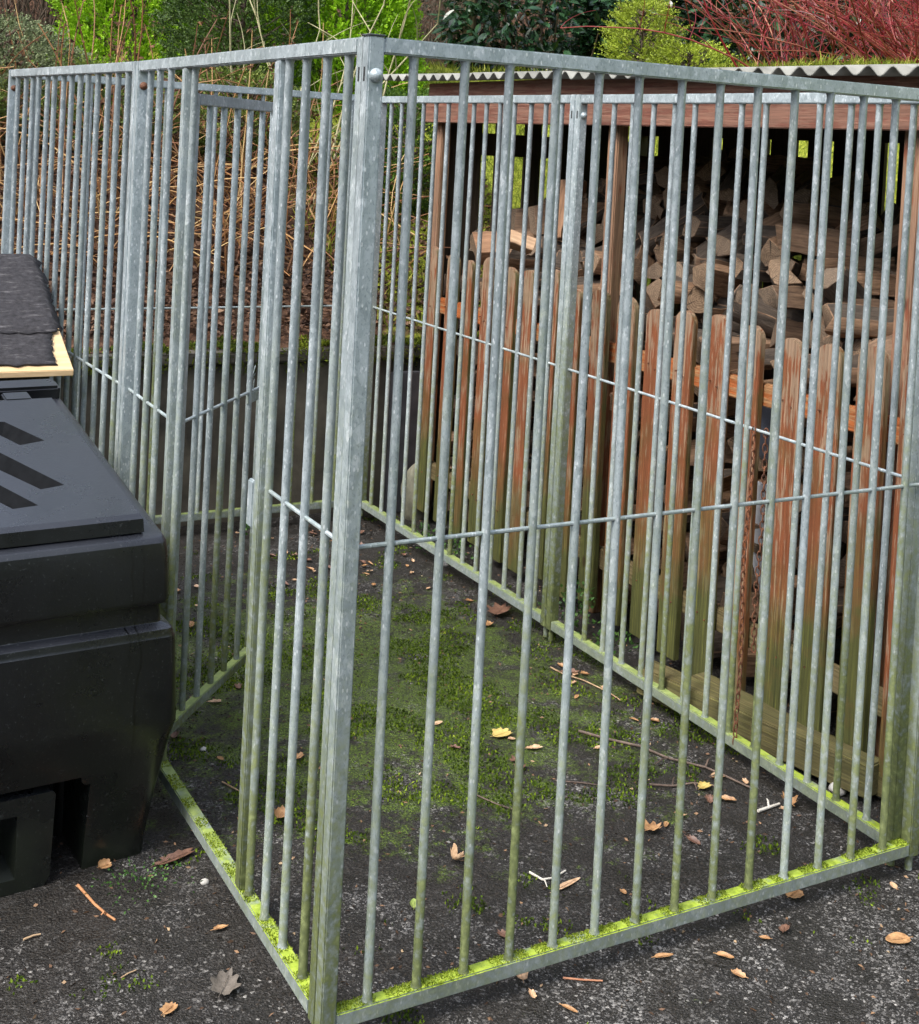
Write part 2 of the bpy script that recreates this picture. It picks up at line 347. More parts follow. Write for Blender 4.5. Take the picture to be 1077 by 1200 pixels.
# left side, far panel, turned slightly outwards
pl = panel('far left kennel panel behind the felt covered box', (.015 - .0015*1.4934, .03+PL+.002, .006), PI/2 + .05, .008)
dome('bolt', (PL-.0302, 0, 1.735), (-1, 0, 0), .011, RUST, pl)
# right side
pb = panel('near right kennel panel with the rusty chain, beside the sleeper', (1.454, .0305, 0), PI/2 - .001, .0056)
pa = panel('far right kennel panel in front of the picket fence', (1.4557, .03+PL+.003, .0085), PI/2 + .004, .0056)
slot(pb, (PL-.015, .0145, 1.737), 1); slot(pa, (.015, .0145, 1.737), 1); dome('bolt', (.0302, .0, 1.735), (1, 0, 0), .011, GALVD, pa)
dome('bolt', (PL-.0302, 0, 1.735), (-1, 0, 0), .011, GALVD, pb)
# back
pk = panel('rear kennel panel in front of the mossy retaining wall', (-.062, 3.035, .018), 0, 0)
m = MB(); m.box(-.0015, .0315, -.0165, .0165, ZT+.0005, ZT+.004); m.build('post_cap', m_simple('dark cap', (.06,.065,.07), (.12,.13,.14), 40, .6), pf, bevel=.0015)

# chain hooked over the tie rod of the near right panel
def chain():
    m = MB(); x, y = 1.4475, .585
    def link_(c, ax, tilt):
        c = Vector(c); a = Vector((ax[0], ax[1], 0)); pts = []
        for i in range(13):
            w = 2*PI*i/12; pts.append(c + a*(.0062*math.cos(w)) + Vector((tilt, 0, 1)).normalized()*(.0135*math.sin(w)))
        m.tube(pts, .0019, 6, False)
    z = .905; i = 0
    while z > .055:
        link_((x - .004 + .0035*math.sin(z*9), y + .003*math.sin(z*14), z), (1, 0) if i % 2 else (0, 1), U(-.1, .1)); z -= .0205; i += 1
    z = .905
    while z > .33:
        link_((x + .013 + .003*math.sin(z*11), y - .034 + .002*math.sin(z*17), z), (.7, .7) if i % 2 else (.7, -.7), U(-.1, .1)); z -= .0205; i += 1
    return m.build('chain', RUST, smooth=True)
tag(chain(), 'rusty brown chain hanging from the tie rod of the near right panel', 'chain')

# ------------------------------------------------------------------ retaining wall, slab, rock
WALL = m_simple('damp dark concrete', (.030,.027,.020), (.15,.13,.095), 5, .8, .8, det=10, bd=.01)
w = thing('retaining_wall', 'damp dark concrete retaining wall with mossy top behind the rear panel', 'retaining wall')
m = MB(); m.box(-7, 3.2, 3.16, 3.34, -.05, .67); m.build('wall_face', WALL, w, bevel=.008)
m = MB(); m.box(-7, 3.2, 3.125, 3.36, .672, .72)
m.build('coping', WALL, w, bevel=.008)
w = tag((lambda: (lambda m: m.build('retaining_wall', WALL, bevel=.01))(MB().box(3.1, 3.26, -6, 3.12, -.05, .75)))(), 'low concrete wall holding back the bank behind the wood store', 'retaining wall')
MOSSY = m_leaf('moss cushion', [(0, (.018,.028,.006)), (.45, (.075,.105,.01)), (.8, (.21,.25,.02)), (1, (.36,.37,.05))], .8, .15, .6, .2)
# moss along the coping
n = 42000; x = rng.uniform(-3, 3.1, n); y = rng.normal(3.21, .08, n); keep = np.array([noise.noise(Vector((a*5, b*9, 2))) > -.22 for a, b in zip(x, y)])
x, y = x[keep], np.clip(y[keep], 3.118, 3.6); z = np.array([.722 + .03*max(0, noise.noise(Vector((a*7, b*12, 5)))+.45) + max(0, (b-3.36))*.46 for a, b in zip(x, y)])
z = z - np.where(y < 3.13, rng.uniform(0, .10, len(x))*(rng.uniform(0, 1, len(x)) < .8), 0)
P = np.stack([x, y, z], 1); D = np.tile([0, -.3, 1.], (len(P), 1))
tag(quads('coping_moss', leaves(P, D, .017, .008, .7), MOSSY), kind='stuff')
tag(quads('bank_grass', (lambda a: a)(leaves(np.array([(a, b, bank_h(a, b)) for a, b in zip(*(lambda q: (np.where(q < .5, rng.uniform(1.6, 5.2, 30000), rng.uniform(3.2, 4.8, 30000)), np.where(q < .5, rng.uniform(3.3, 6.6, 30000), rng.uniform(-.5, 5.5, 30000))))(rng.uniform(0, 1, 30000)))]), np.tile([-.2, -.2, 1.], (30000, 1)), .075, .007, .55)),
          m_leaf('bank grass', [(0, (.06,.08,.01)), (.5, (.22,.27,.03)), (.8, (.42,.42,.08)), (1, (.50,.42,.18))], .7, .3, .6, .2)), kind='stuff')
def rock(name, c, r, mat, sub=3):
    bm = bmesh.new(); bmesh.ops.create_icosphere(bm, subdivisions=sub, radius=1)
    for v in bm.verts:
        d = 1 + .22*noise.noise(v.co*1.3 + Vector(c)*9) + .06*noise.noise(v.co*5); v.co = Vector((v.co.x*r[0], v.co.y*r[1], v.co.z*r[2]))*d + Vector(c)
    me = bpy.data.meshes.new(name); bm.to_mesh(me); bm.free(); me.materials.append(mat); me.polygons.foreach_set('use_smooth', [True]*len(me.polygons)); return link(name, me)
STONE = m_simple('lichen stone', (.10,.10,.07), (.24,.23,.17), 22, .85, .5, det=8)
tag(rock('rock', (1.68, 2.96, .10), (.06, .07, .14), STONE), 'rounded lichen covered rock between the picket fence and the rear corner', 'rock')
SLATE = m_simple('slate', (.035,.036,.04), (.08,.08,.088), 14, .6, .3)
m = MB(); m.box(1.60, 1.74, 3.06, 3.10, .0, .62); o = m.build('stone_slab', SLATE, bevel=.004); o.rotation_euler = (-.0, .0, 0); tag(o, 'dark slate slab standing upright behind the lichen covered rock', 'slab')
WH = m_simple('pale stone', (.35,.34,.31), (.6,.58,.54), 30, .7, .2)
for i, (a, b, r, lb) in enumerate(((1.60, .36, .026, 'pale stone left of the sleeper end'), (1.655, .335, .022, 'small pale stone at the sleeper end'), (1.705, .30, .03, 'largest pale stone right of the sleeper end'), (1.505, 2.338, .016, 'white pebble beside the far right bottom rail'), (.176, 1.207, .009, 'tiny white pebble inside the gate opening'), (-.012, .609, .010, 'white chip of stone beside the black bin'))):
    tag(rock('stone', (a, b, r*.45), (r, r*.85, r*.7), WH, 2), lb, 'stone')

# ------------------------------------------------------------------ wood store
st = thing('wood_store', 'open fronted timber wood store with corrugated roof, full of logs', 'wood store', (1.7, .3, 0))
def sp_(m, name, mat, **k):      # build in world coordinates, parent to the store
    o = m.build(name, mat, st, **k); o.location = (-1.7, -.3, 0); return o
for y0 in (3.0, 1.69, .345):
    m = MB(); m.box(1.745, 1.79, y0, y0+.062, 0, 1.83); sp_(m, 'post', POSTW, bevel=.004)
for y0 in (3.0, 1.6, .2):
    m = MB(); m.box(2.80, 2.86, y0, y0+.06, 0, 2.0); sp_(m, 'post', DARKW, bevel=.003)
m = MB(); m.box(1.700, 1.722, .10, 3.11, 1.722, 1.818); sp_(m, 'fascia', FASC, bevel=.003)
m = MB(); m.box(1.726, 1.744, .12, 3.11, 1.80, 1.895); sp_(m, 'wall_plate', FASC, bevel=.003)
for x0 in (2.2, 2.75):
    m = MB(); m.box(x0, x0+.05, .1, 3.15, 1.855+(x0-1.7)*.084-.03, 1.855+(x0-1.7)*.084); sp_(m, 'purlin', DARKW)
# roof
m = MB(); vs = []; fs = []; per = .085; y0, y1 = .02, 3.62; ny = int((y1-y0)/per*10); A = .0125
for j in range(ny+1):
    y = y0 + (y1-y0)*j/ny; zc = A*math.cos(2*PI*(y-.363)/per) - A
    for x in (1.642, 2.1, 2.6, 3.06):
        vs.append((x + .004*noise.noise(Vector((int((y-.02)/.6), 0, 0))), y, 1.888 + .0155*(y-.36) + (x-1.65)*.086 + zc + .003*(int((y+.3)/.72) % 2)))
for j in range(ny):
    for i in range(3): fs.append((j*4+i, j*4+i+1, (j+1)*4+i+1, (j+1)*4+i))
m.add(vs, fs); ROOF = m_simple('weathered fibre cement', (.11,.11,.095), (.27,.27,.24), 8, .8, .25, det=8)
rf = sp_(m, 'roof', ROOF, smooth=True, fix=False)
sd = rf.modifiers.new('t', 'SOLIDIFY'); sd.thickness = .005; sd.offset = -1
# left side boards with gaps (plane y = 3.05) and back boards (x = 2.87)
for a, b, z1 in ((1.80, 1.875, 1.9), (1.88, 1.985, 1.9), (2.06, 2.135, 1.9), (2.215, 2.30, 1.9), (2.355, 2.46, 1.92), (2.475, 2.60, 1.95), (2.63, 2.79, 1.95)):
    m = MB(); m.box(a, b, 3.066, 3.082, .05, z1); sp_(m, 'slat', DARKW)
m = MB(); m.box(1.79, 2.80, 3.04, 3.062, 1.59, 1.69); sp_(m, 'side_rail', DARKW)
yy = .12; gaps = {6: .05, 9: .03, 11: .045, 14: .03, 16: .04}
k = 0
while yy < 3.0:
    wd = U(.11, .15); m = MB(); m.box(2.866, 2.882, yy, yy+wd, .05+U(0, .03), 1.98-U(0, .03)); sp_(m, 'slat', DARKW)
    yy += wd + (.07 if k % 3 == 1 else U(.016, .04)); k += 1
for z in (.5, 1.72):
    m = MB(); m.box(2.84, 2.864, .1, 3.06, z, z+.09); sp_(m, 'side_rail', DARKW)
m = MB(); m.box(2.0, 2.79, .16, .176, .05, 1.9); sp_(m, 'end_panel', DARKW)

# picket fence
pfz = thing('picket_fence', 'low rust brown picket fence closing the front of the wood store', 'picket fence', (1.68, .3, 0))
def picket(y, w, z0, z1, x, tilt):
    hh = U(.6, 1.1); sk = U(-.12, .12); K = 14
    side = lambda sg: [(sg*w/2 + .0018*noise.noise(Vector((q*13, y*7, sg))), q) for q in [z0 + (z1 - w/2*hh - z0)*i/K for i in range(K+1)]]
    poly = side(-1)[::-1] + side(1) + [(w/2*math.cos(a) + sk*w/2*math.sin(a), z1 - w/2*hh + w/2*hh*math.sin(a) + .0015*noise.noise(Vector((a*3, y*9, 1)))) for a in [PI*i/10 for i in range(1, 10)]]
    m = MB(); m.prism(poly, lambda a, b, t: (x + t*.021 + tilt*.02*b, y + a + tilt*b*.02, b)); o = m.build('picket', PICK, pfz, bevel=.002); o.location = (-1.68, -.3, 0)
    for zz in (.945, .235):
        for dy in (-.016, .018):
            m = MB(); m.tube([(x-.0012, y+dy+tilt*zz*.02, zz+dy*.4), (x+.004, y+dy+tilt*zz*.02, zz+dy*.4)], .0028, 8); q = m.build('nail', RUST, o)
for k in range(19):
    y = .235 + .155*k + U(-.006, .006)
    if y > 2.98: break
    z1 = 1.148 + (.03 if y > 1.9 else 0) + U(-.022, .016) + (-.02 if k == 2 else 0)
    picket(y, U(.082, .104), U(.035, .07), z1, 1.66 + U(-.004, .004), U(-.9, .9))
for a, b, z0, z1, mt in ((.2, 2.95, .912, .978, RAILW), (.2, 2.95, .20, .27, SLEEP)):
    m = MB(); m.box(1.687, 1.715, a, b, z0, z1); o = m.build('rail', mt, pfz, bevel=.004); o.location = (-1.68, -.3, 0)

# sleepers lying between panel and pickets
def sleeper(lb, c, L, wd, h, ang, z0):
    m = MB(); n = 8; vs = []
    for i in range(n+1):
        for a, b in ((-1, 0), (1, 0), (1, 1), (-1, 1)):
            x = -L/2 + L*i/n; vs.append((a*wd/2 + .004*noise.noise(Vector((x*5, a, b))), x, b*h + .004*noise.noise(Vector((x*6, b, a*3)))))
    fs = [(i*4+k, i*4+(k+1) % 4, (i+1)*4+(k+1) % 4, (i+1)*4+k) for i in range(n) for k in range(4)] + [(0,1,2,3), (n*4+3, n*4+2, n*4+1, n*4)]
    m.add(vs, fs); o = m.build('sleeper', SLEEP, bevel=.004); o.location = (c[0], c[1], z0); o.rotation_euler = (0, 0, ang); tag(o, lb, 'timber sleeper', 'mossy timbers beside the right panels'); return o
sleeper('long mossy sleeper lying against the near right panel', (1.565, .66, 0), .78, .075, .085, .20, .02)
sleeper('second mossy sleeper at the foot of the pickets', (1.655, .60, 0), .72, .06, .07, .10, .015)

# logs
BARK = m_simple('log bark', (.03,.022,.016), (.10,.075,.055), 25, .9, .8, stretch=(4, 4, .6), det=8, bd=.01)
def m_split():
    t = NT('split wood'); co = t.co('Object', (45, 45, 4), rnd=True); g = t.noise(co, 2.5, 6, .65, .3)
    r = t.n('ShaderNodeObjectInfo').outputs['Random']
    col = t.mix(t.rng(g, .3, .7), (.10,.055,.032), (.42,.26,.155)); col = t.mix(t.rng(r, 0, 1, .6, 0), col, (.085,.065,.05))
    t.bump(g, .6, .006); return t.fin(col, .75, 0, .25)
def m_end():
    t = NT('log end grain'); P = t.sep(t.co('Object')); r2 = t.math('SQRT', t.math('ADD', t.math('MULTIPLY', P[0], P[0]), t.math('MULTIPLY', P[1], P[1])))
    rr = t.math('ADD', r2, t.math('MULTIPLY', t.noise(t.co('Object', rnd=True), 22, 4), .02)); ring = t.math('SINE', t.math('MULTIPLY', rr, 900))
    n = t.noise(t.co('Object', (1, 1, .2), rnd=True), 90, 5, .7); o = t.n('ShaderNodeObjectInfo').outputs['Random']
    col = t.mix(t.rng(ring, -1, 1, .15, .85), (.17,.105,.062), (.36,.25,.155)); col = t.mix(t.rng(n, .4, .65), t.mix(.5, col, (.05,.03,.02)), col)
    ang = t.math('ARCTAN2', P[1], P[0]); cr = t.noise((lambda c: (t.l(ang, c.inputs[0]), t.l(o, c.inputs[1]), c.outputs[0])[2])(t.n('ShaderNodeCombineXYZ')), 5, 3, .7)
    col = t.mix(t.rng(cr, .62, .66), col, (.02,.012,.008)); col = t.mix(t.rng(o, 0, 1, .45, 0), col, (.12,.11,.095))
    t.bump(n, .5, .004); return t.fin(col, .8, 0, .2)
SPLIT = m_split(); ENDG = m_end(); PALE = m_simple('pale split wood', (.26,.15,.08), (.62,.42,.26), 4, .7, .5, stretch=(16, 16, 1.6), det=8); TANW = m_simple('tan split wood', (.14,.07,.035), (.40,.22,.12), 4, .7, .5, stretch=(16, 16, 1.6), det=8)
def log_me(kind, L, seed, mats):
    rnd = random.Random(seed); r = rnd.uniform(.042, .066)
    if kind == 'quarter': poly = [(0, 0)] + [(r*1.35*math.cos(a), r*1.35*math.sin(a)) for a in [i*PI/2*1.1/5 for i in range(6)]]; bark = set(range(1, 6))
    elif kind == 'half': poly = [(r*math.cos(a), r*math.sin(a)) for a in [i*PI/7 for i in range(8)]]; bark = set(range(0, 7))
    elif kind == 'round': poly = [(r*.8*math.cos(a), r*.8*math.sin(a)) for a in [i*2*PI/11 for i in range(11)]]; bark = set(range(11))
    else: poly = [(-r, -r*.6), (r*.9, -r*.8), (r*1.1, r*.3), (.1*r, r*.9), (-r*.8, r*.5)]; bark = {2}
    poly = [(a + rnd.uniform(-.1, .1)*r, b + rnd.uniform(-.1, .1)*r) for a, b in poly]
    cx = sum(a for a, b in poly)/len(poly); cy = sum(b for a, b in poly)/len(poly); n = len(poly)
    m = MB(); K = 7; vs = []
    for i in range(K+1):
        z = -L/2 + L*i/K; tw = .09*rnd.uniform(-1, 1)
        for a, b in poly:
            a -= cx; b -= cy; s = 1 + rnd.uniform(-.09, .07); vs.append((a*s - b*tw, b*s + a*tw, z + (rnd.uniform(-.014, .014) if i in (0, K) else 0)))
    m.add(vs, [])
    for i in range(K):
        for k in range(n): m.f.append((i*n+k, i*n+(k+1) % n, (i+1)*n+(k+1) % n, (i+1)*n+k)); m.m.append(1 if k in bark else 0)
    m.f.append(tuple(range(n))[::-1]); m.m.append(2); m.f.append(tuple(K*n+k for k in range(n))); m.m.append(2)
    o = m.build('log', list(mats) + [ENDG], bevel=.002, seg=1); C.objects.unlink(o); return o.data
LOGS = [log_me(kd, .21 + .04*(i % 3), i, [SPLIT, BARK]) for i, kd in enumerate(['quarter', 'wedge', 'half', 'quarter', 'wedge', 'round', 'quarter', 'half', 'wedge', 'quarter'])]
def put_log(p, rot, me=None, lb=None):
    o = link('firewood_log', me or random.choice(LOGS)); o.location = p; o.rotation_euler = rot
    return tag(o, lb or 'split firewood log in the jumbled heap inside the wood store', 'log', 'split logs heaped in the wood store')
def htop(x, y):   # heap profile
    prof = np.interp(y, [.3, .6, .9, 1.2, 1.5, 1.9, 2.3, 2.6, 2.9], [1.02, 1.14, 1.28, 1.46, 1.58, 1.62, 1.54, 1.40, 1.26])
    return float(min(prof, 1.06 + (x - 1.88)*1.25))
y = .32
row = 0
for zi in range(8):
    z = .09 + zi*.132
    for yi in range(18):
        yv = .36 + yi*.155 + (.07 if zi % 2 else 0)
        if yv > 2.98 or z > htop(1.9, yv): continue
        put_log((1.93 + U(-.05, .03), yv + U(-.02, .02), z + U(-.015, .015)), (PI/2 + U(-.18, .18), U(0, 6.28), PI/2 + U(-.35, .35)))
for li, x in enumerate((2.01, 2.14, 2.29, 2.46)):
    for yi in range(24):
        yv = .38 + yi*.108 + (.06 if li % 2 else 0) + U(-.03, .03); zt = htop(x, yv)
        if yv > 2.95: continue
        for q in (0, 1):
            z = zt - .02 - .10*q
            if z < .98: continue
            put_log((x + U(-.05, .05), yv, z + U(-.03, .03)), (PI/2 + U(-.7, .7), U(0, 6.28), PI/2 + U(-.8, .8)))
PL1 = log_me('quarter', .24, 91, [PALE, PALE]); PL2 = log_me('wedge', .24, 92, [TANW, BARK]); PL3 = log_me('wedge', .19, 93, [TANW, BARK])
put_log((1.86, 2.36, 1.235), (PI/2+.35, .6, 1.07), PL1, 'pale cream split log lying on top at the left end of the heap')
put_log((1.95, 2.30, 1.40), (.12, .1, .4), PL2, 'upright pointed split log standing above the pale cream log')
put_log((1.86, 2.68, 1.20), (PI/2+.1, 2.2, PI/2-.3), PL3, 'tan split log end resting on the pickets near the left store post')
# sacks and odds and ends behind the pickets
SACK = m_simple('white plastic', (.42,.43,.45), (.62,.63,.65), 6, .4, .5, det=6, bd=.02)
GREY = m_simple('grey plastic', (.12,.13,.16), (.26,.28,.33), 8, .4, .5, det=6, bd=.02)
BLUE = m_simple('blue plastic', (.01,.035,.13), (.015,.06,.2), 8, .35, .2)
m = MB(); m.prism([(.78, .30), (.86, .30), (.96, .50), (.965, .66), (.84, .66)], lambda a, b, t: (1.765 + t*.012 + .01*math.sin(a*40), a, b)); tag(m.build('board_offcut', SACK, bevel=.003), 'white plastic board offcut leaning behind the pickets beside the chain', 'board')
tag(rock('sack', (1.80, .89, .82), (.05, .09, .10), GREY), 'grey crumpled plastic sack seen through the pickets above the board offcut', 'sack')
m = MB(); m.tube([(1.76, .63, .15), (1.76, .63, .27), (1.76, .63, .275)], [.028, .034, .030], 18); tag(m.build('tub', BLUE, smooth=True), 'blue plastic tub half hidden behind the pickets near the right end', 'tub')

# ------------------------------------------------------------------ black bin
def m_plastic():
    t = NT('black moulded plastic'); co = t.co('Object'); n = t.noise(co, 5, 6, .65); f = t.noise(co, 160, 3); sc = t.noise(t.co('Object', (3, 12, 12)), 3, 6, .7)
    pos = t.n('ShaderNodeNewGeometry'); nz = t.sep(pos.outputs['Normal'])[2]
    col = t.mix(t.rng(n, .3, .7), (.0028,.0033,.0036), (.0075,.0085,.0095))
    col = t.mix(t.math('MULTIPLY', t.rng(nz, .35, .8), t.rng(n, .25, .75, .6, 1)), col, (.018,.020,.026))  # sky sheen painted into the colour of upward faces
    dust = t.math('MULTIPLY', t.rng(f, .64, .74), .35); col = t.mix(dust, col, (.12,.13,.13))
    z = t.sep(pos.outputs['Position'])[2]
    col = t.mix(t.math('MULTIPLY', t.rng(z, .4, 0, 0, .8), t.rng(n, .35, .65)), col, (.015,.020,.010))
    col = t.mix(t.rng(sc, .69, .75, 0, .6), col, (.13,.14,.15))
    P = t.sep(t.co('Object')); wv = t.noise(t.co('Object', (1, 1, 1)), 7, 2)
    for xs, lo in ((-.150, .30), (-.176, .52)):
        d = t.math('ABSOLUTE', t.math('SUBTRACT', P[0], t.math('ADD', xs-.03, t.math('MULTIPLY', wv, .06))))
        col = t.mix(t.math('MULTIPLY', t.math('MULTIPLY', t.rng(d, .0032, .0012), t.rng(z, .735, .70)), t.rng(z, lo-.1, lo)), col, (.0012, .0014, .0016))
    t.bump(t.math('ADD', f, t.math('MULTIPLY', n, 3)), .12, .002)
    return t.fin(col, t.rng(n, .3, .7, .22, .38), 0, .68)
PLAS = m_plastic()
BO = Vector((0, .72, 0)); BA = R(3.0)
bn = thing('grit_bin', 'black moulded plastic grit bin with sloping lid beside the open gate', 'storage bin', tuple(BO), BA)
XC = -.62
def ring(xr, yf, yb, z, zs=0, r=.02, n=4):
    xl = 2*XC - xr; pts = []
    for cx, cy, a0 in ((xr-r, yf+r, -PI/2), (xr-r, yb-r, 0), (xl+r, yb-r, PI/2), (xl+r, yf+r, PI)):
        for i in range(n+1):
            a = a0 + PI/2*i/n; px, py = cx + r*math.cos(a), cy + r*math.sin(a); pts.append((px, py, z + zs*(py-yf)))
    return pts
lv = [(-.092, .060, .93, 0, 0, .03), (-.088, .058, .93, .03, 0, .04), (-.075, .040, .95, .14, 0, .04), (-.056, .014, .96, .27, 0, .04), (-.048, .000, .965, .315, 0, .035), (-.051, -.003, .965, .34, 0, .03),
      (-.066, -.006, .965, .515, 0, .018), (-.070, -.003, .962, .522, 0, .016), (-.073, -.003, .960, .533, 0, .016), (-.080, .010, .955, .538, 0, .014), (-.094, .018, .95, .543, 0, .014),
      (-.096, .018, .95, .585, 0, .014), (-.086, .000, .955, .590, 0, .016), (-.083, -.002, .96, .60, .03, .018), (-.088, .002, .958, .70, .13, .02), (-.092, .006, .955, .722, .155, .02), (-.098, .014, .95, .733, .158, .02), (-.115, .034, .93, .739, .158, .02), (-.17, .09, .90, .745, .158, .02)]
m = MB(); vs = []; n = 20
for xr, yf, yb, z, zs, r in lv: vs += ring(xr, yf, yb, z, zs, r)
fs = [(i*n+k, i*n+(k+1) % n, (i+1)*n+(k+1) % n, (i+1)*n+k) for i in range(len(lv)-1) for k in range(n)] + [tuple(range(n))[::-1], tuple((len(lv)-1)*n+k for k in range(n))]
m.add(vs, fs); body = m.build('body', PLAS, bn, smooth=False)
# moulded pocket at the base
m = MB(); m.box(-1.02, -.235, -.2, .24, -.1, .225); cut = m.build('cut', PLAS, bn, bevel=.02, seg=3)
md = body.modifiers.new('b', 'BOOLEAN'); md.object = cut; md.solver = 'EXACT'
bv = body.modifiers.new('v', 'BEVEL'); bv.width = .0022; bv.segments = 2; bv.limit_method = 'ANGLE'; bv.angle_limit = R(28)
bpy.context.view_layer.update(); dg = bpy.context.evaluated_depsgraph_get()
me = bpy.data.meshes.new_from_object(body.evaluated_get(dg)); body.modifiers.clear(); body.data = me; bpy.data.objects.remove(cut)
me.polygons.foreach_set('use_smooth', [True]*len(me.polygons)); me.set_sharp_from_angle(angle=R(24))
m = MB(); m.prism([(-.95, .0), (-.325, .0), (-.312, .02), (-.306, .195), (-.312, .203), (-.95, .203)], lambda a, b, t: (a, .035 + t*.20 - .00*b, b)); fb = m.build('foot_block', PLAS, bn)
m = MB(); m.box(-.62, -.385, -.05, .22, .03, .165); cut = m.build('cut', PLAS, bn)
md = fb.modifiers.new('b', 'BOOLEAN'); md.object = cut; md.solver = 'EXACT'
bpy.context.view_layer.update(); dg = bpy.context.evaluated_depsgraph_get()
me = bpy.data.meshes.new_from_object(fb.evaluated_get(dg)); fb.modifiers.clear(); fb.data = me; bpy.data.objects.remove(cut)
# lid with recessed chevrons; lid frame: a = x, b = distance up the lid from its front edge
LF = Vector((0, .038, .778)); LD = Vector((0, .769, .115)).normalized(); LN = Vector((0, -LD.z, LD.y))
def lp(a, b, h=0): return Vector((a, 0, 0)) + LF + LD*b + LN*h
def w2l(x, y):    # world xy on the lid plane to lid coordinates
    q = Matrix.Rotation(-BA, 2) @ Vector((x - BO.x, y - BO.y)); return (q.x, (q.y - LF.y)/LD.y)
# each groove: (wall top, tip, facet edge, ramp edge far) on the surface and (deep facet corner, deep wall foot)
gv = [dict(A=(-.3345, 1.353), T=(-.263, 1.214), E=(-.325, 1.193), G=(-.415, 1.375), E1=(-.308, 1.226), A1=(-.348, 1.308), pre=[(-.40, 1.44)]),
      dict(A=(-.50, 1.40), T=(-.272, .941), E=(-.327, .926), G=(-.575, 1.375), E1=(-.318, .970), A1=(-.505, 1.35), pre=[]),
      dict(A=(-.525, 1.20), T=(-.348, .843), E=(-.403, .834), G=(-.590, 1.185), E1=(-.394, .870), A1=(-.535, 1.16), pre=[])]
for g in gv:
    for k in g: g[k] = [w2l(*q) for q in g[k]] if k == 'pre' else w2l(*g[k])
    g['pre'] = []
def mir(p): return (2*XC - p[0], p[1])
ch = [[g['A'], g['T'], g['E'], g['G']] for g in gv]; ch += [[mir(p) for p in c][::-1] for c in ch]
def inset(c, d):
    n = len(c); area = sum(c[i][0]*c[(i+1) % n][1] - c[(i+1) % n][0]*c[i][1] for i in range(n)); sg = 1 if area > 0 else -1; out = []
    for i in range(n):
        p, q, r = Vector(c[i-1]), Vector(c[i]), Vector(c[(i+1) % n]); e1 = (q-p).normalized(); e2 = (r-q).normalized()
        n1 = Vector((-e1.y, e1.x))*sg; n2 = Vector((-e2.y, e2.x))*sg; b = (n1+n2); b = b/max(.35, b.length_squared)*2
        out.append((q.x + b.x*d, q.y + b.y*d))
    return out
lx0, lx1, lb1 = 2*XC+.145, -.145, .775
outer = [(lx0, .012), (lx1, .012), (lx1, lb1), (lx0, lb1)]
loops = [[Vector((a, b, 0)) for a, b in outer]] + [[Vector((a, b, 0)) for a, b in c] for c in ch]
flat = [p for lo in loops for p in lo]; tri = tessellate_polygon(loops)
m = MB(); m.add([lp(p.x, p.y) for p in flat], [tuple(t) for t in tri])
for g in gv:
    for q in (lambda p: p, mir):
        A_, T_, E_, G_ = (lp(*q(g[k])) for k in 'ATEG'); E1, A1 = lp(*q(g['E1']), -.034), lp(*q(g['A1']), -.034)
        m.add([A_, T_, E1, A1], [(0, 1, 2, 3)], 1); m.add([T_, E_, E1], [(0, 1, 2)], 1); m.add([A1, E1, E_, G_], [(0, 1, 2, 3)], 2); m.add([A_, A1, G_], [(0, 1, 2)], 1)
e = [(lx0, .012), (lx1, .012), (lx1, lb1), (lx0, lb1)]; e2 = [(lx0-.004, -.004), (lx1+.004, -.004), (lx1+.004, lb1), (lx0-.004, lb1)]; e3 = [(lx0-.006, -.012), (lx1+.006, -.012), (lx1+.006, lb1), (lx0-.006, lb1)]
m.add([lp(a, b) for a, b in e] + [lp(a, b, -.006) for a, b in e2] + [lp(a, b, -.034) for a, b in e3], [(j*4+i, j*4+(i+1) % 4, j*4+4+(i+1) % 4, j*4+4+i) for j in (0, 1) for i in range(4)])
lid = m.build('lid', [PLAS, m_simple('shade toned groove wall plastic', (.003,.0035,.0042), (.007,.0078,.009), 40, .85, .2, spec=.08), m_simple('groove ramp plastic', (.010,.0115,.014), (.017,.019,.024), 12, .8, .1, spec=.15)], bn)  # groove walls coloured darker to stand in for shade, ramps paler
bm = bmesh.new(); bm.from_mesh(lid.data); bmesh.ops.remove_doubles(bm, verts=bm.verts, dist=.0004); bmesh.ops.recalc_face_normals(bm, faces=bm.faces); bm.to_mesh(lid.data); bm.free()
def lbox(m, a0, a1, b0, b1, h0, h1):
    m.add([lp(a, b, h) for h in (h0, h1) for a, b in ((a0, b0), (a1, b0), (a1, b1), (a0, b1))], [(0,3,2,1),(4,5,6,7),(0,1,5,4),(1,2,6,5),(2,3,7,6),(3,0,4,7)])
for a0, a1 in ((-.265, -.195), (2*XC+.195, 2*XC+.265)):
    m = MB(); lbox(m, a0, a1, lb1-.004, lb1+.055, -.02, .002); m.build('hinge_tab', PLAS, lid, bevel=.004)
m = MB(); m.tube([lp(-.29, lb1+.045, -.004), lp(2*XC+.29, lb1+.045, -.004)], .026, 16); m.build('hinge_barrel', PLAS, bn, smooth=True)
m = MB(); lbox(m, 2*XC+.10, -.10, lb1+.075, lb1+.15, -.06, .004); m.build('rear_rim', PLAS, bn, bevel=.008)
m = MB(); lbox(m, 2*XC+.2, -.2, lb1-.02, lb1+.07, -.06, -.025); m.build('hinge_well', DARKHOLE, bn)

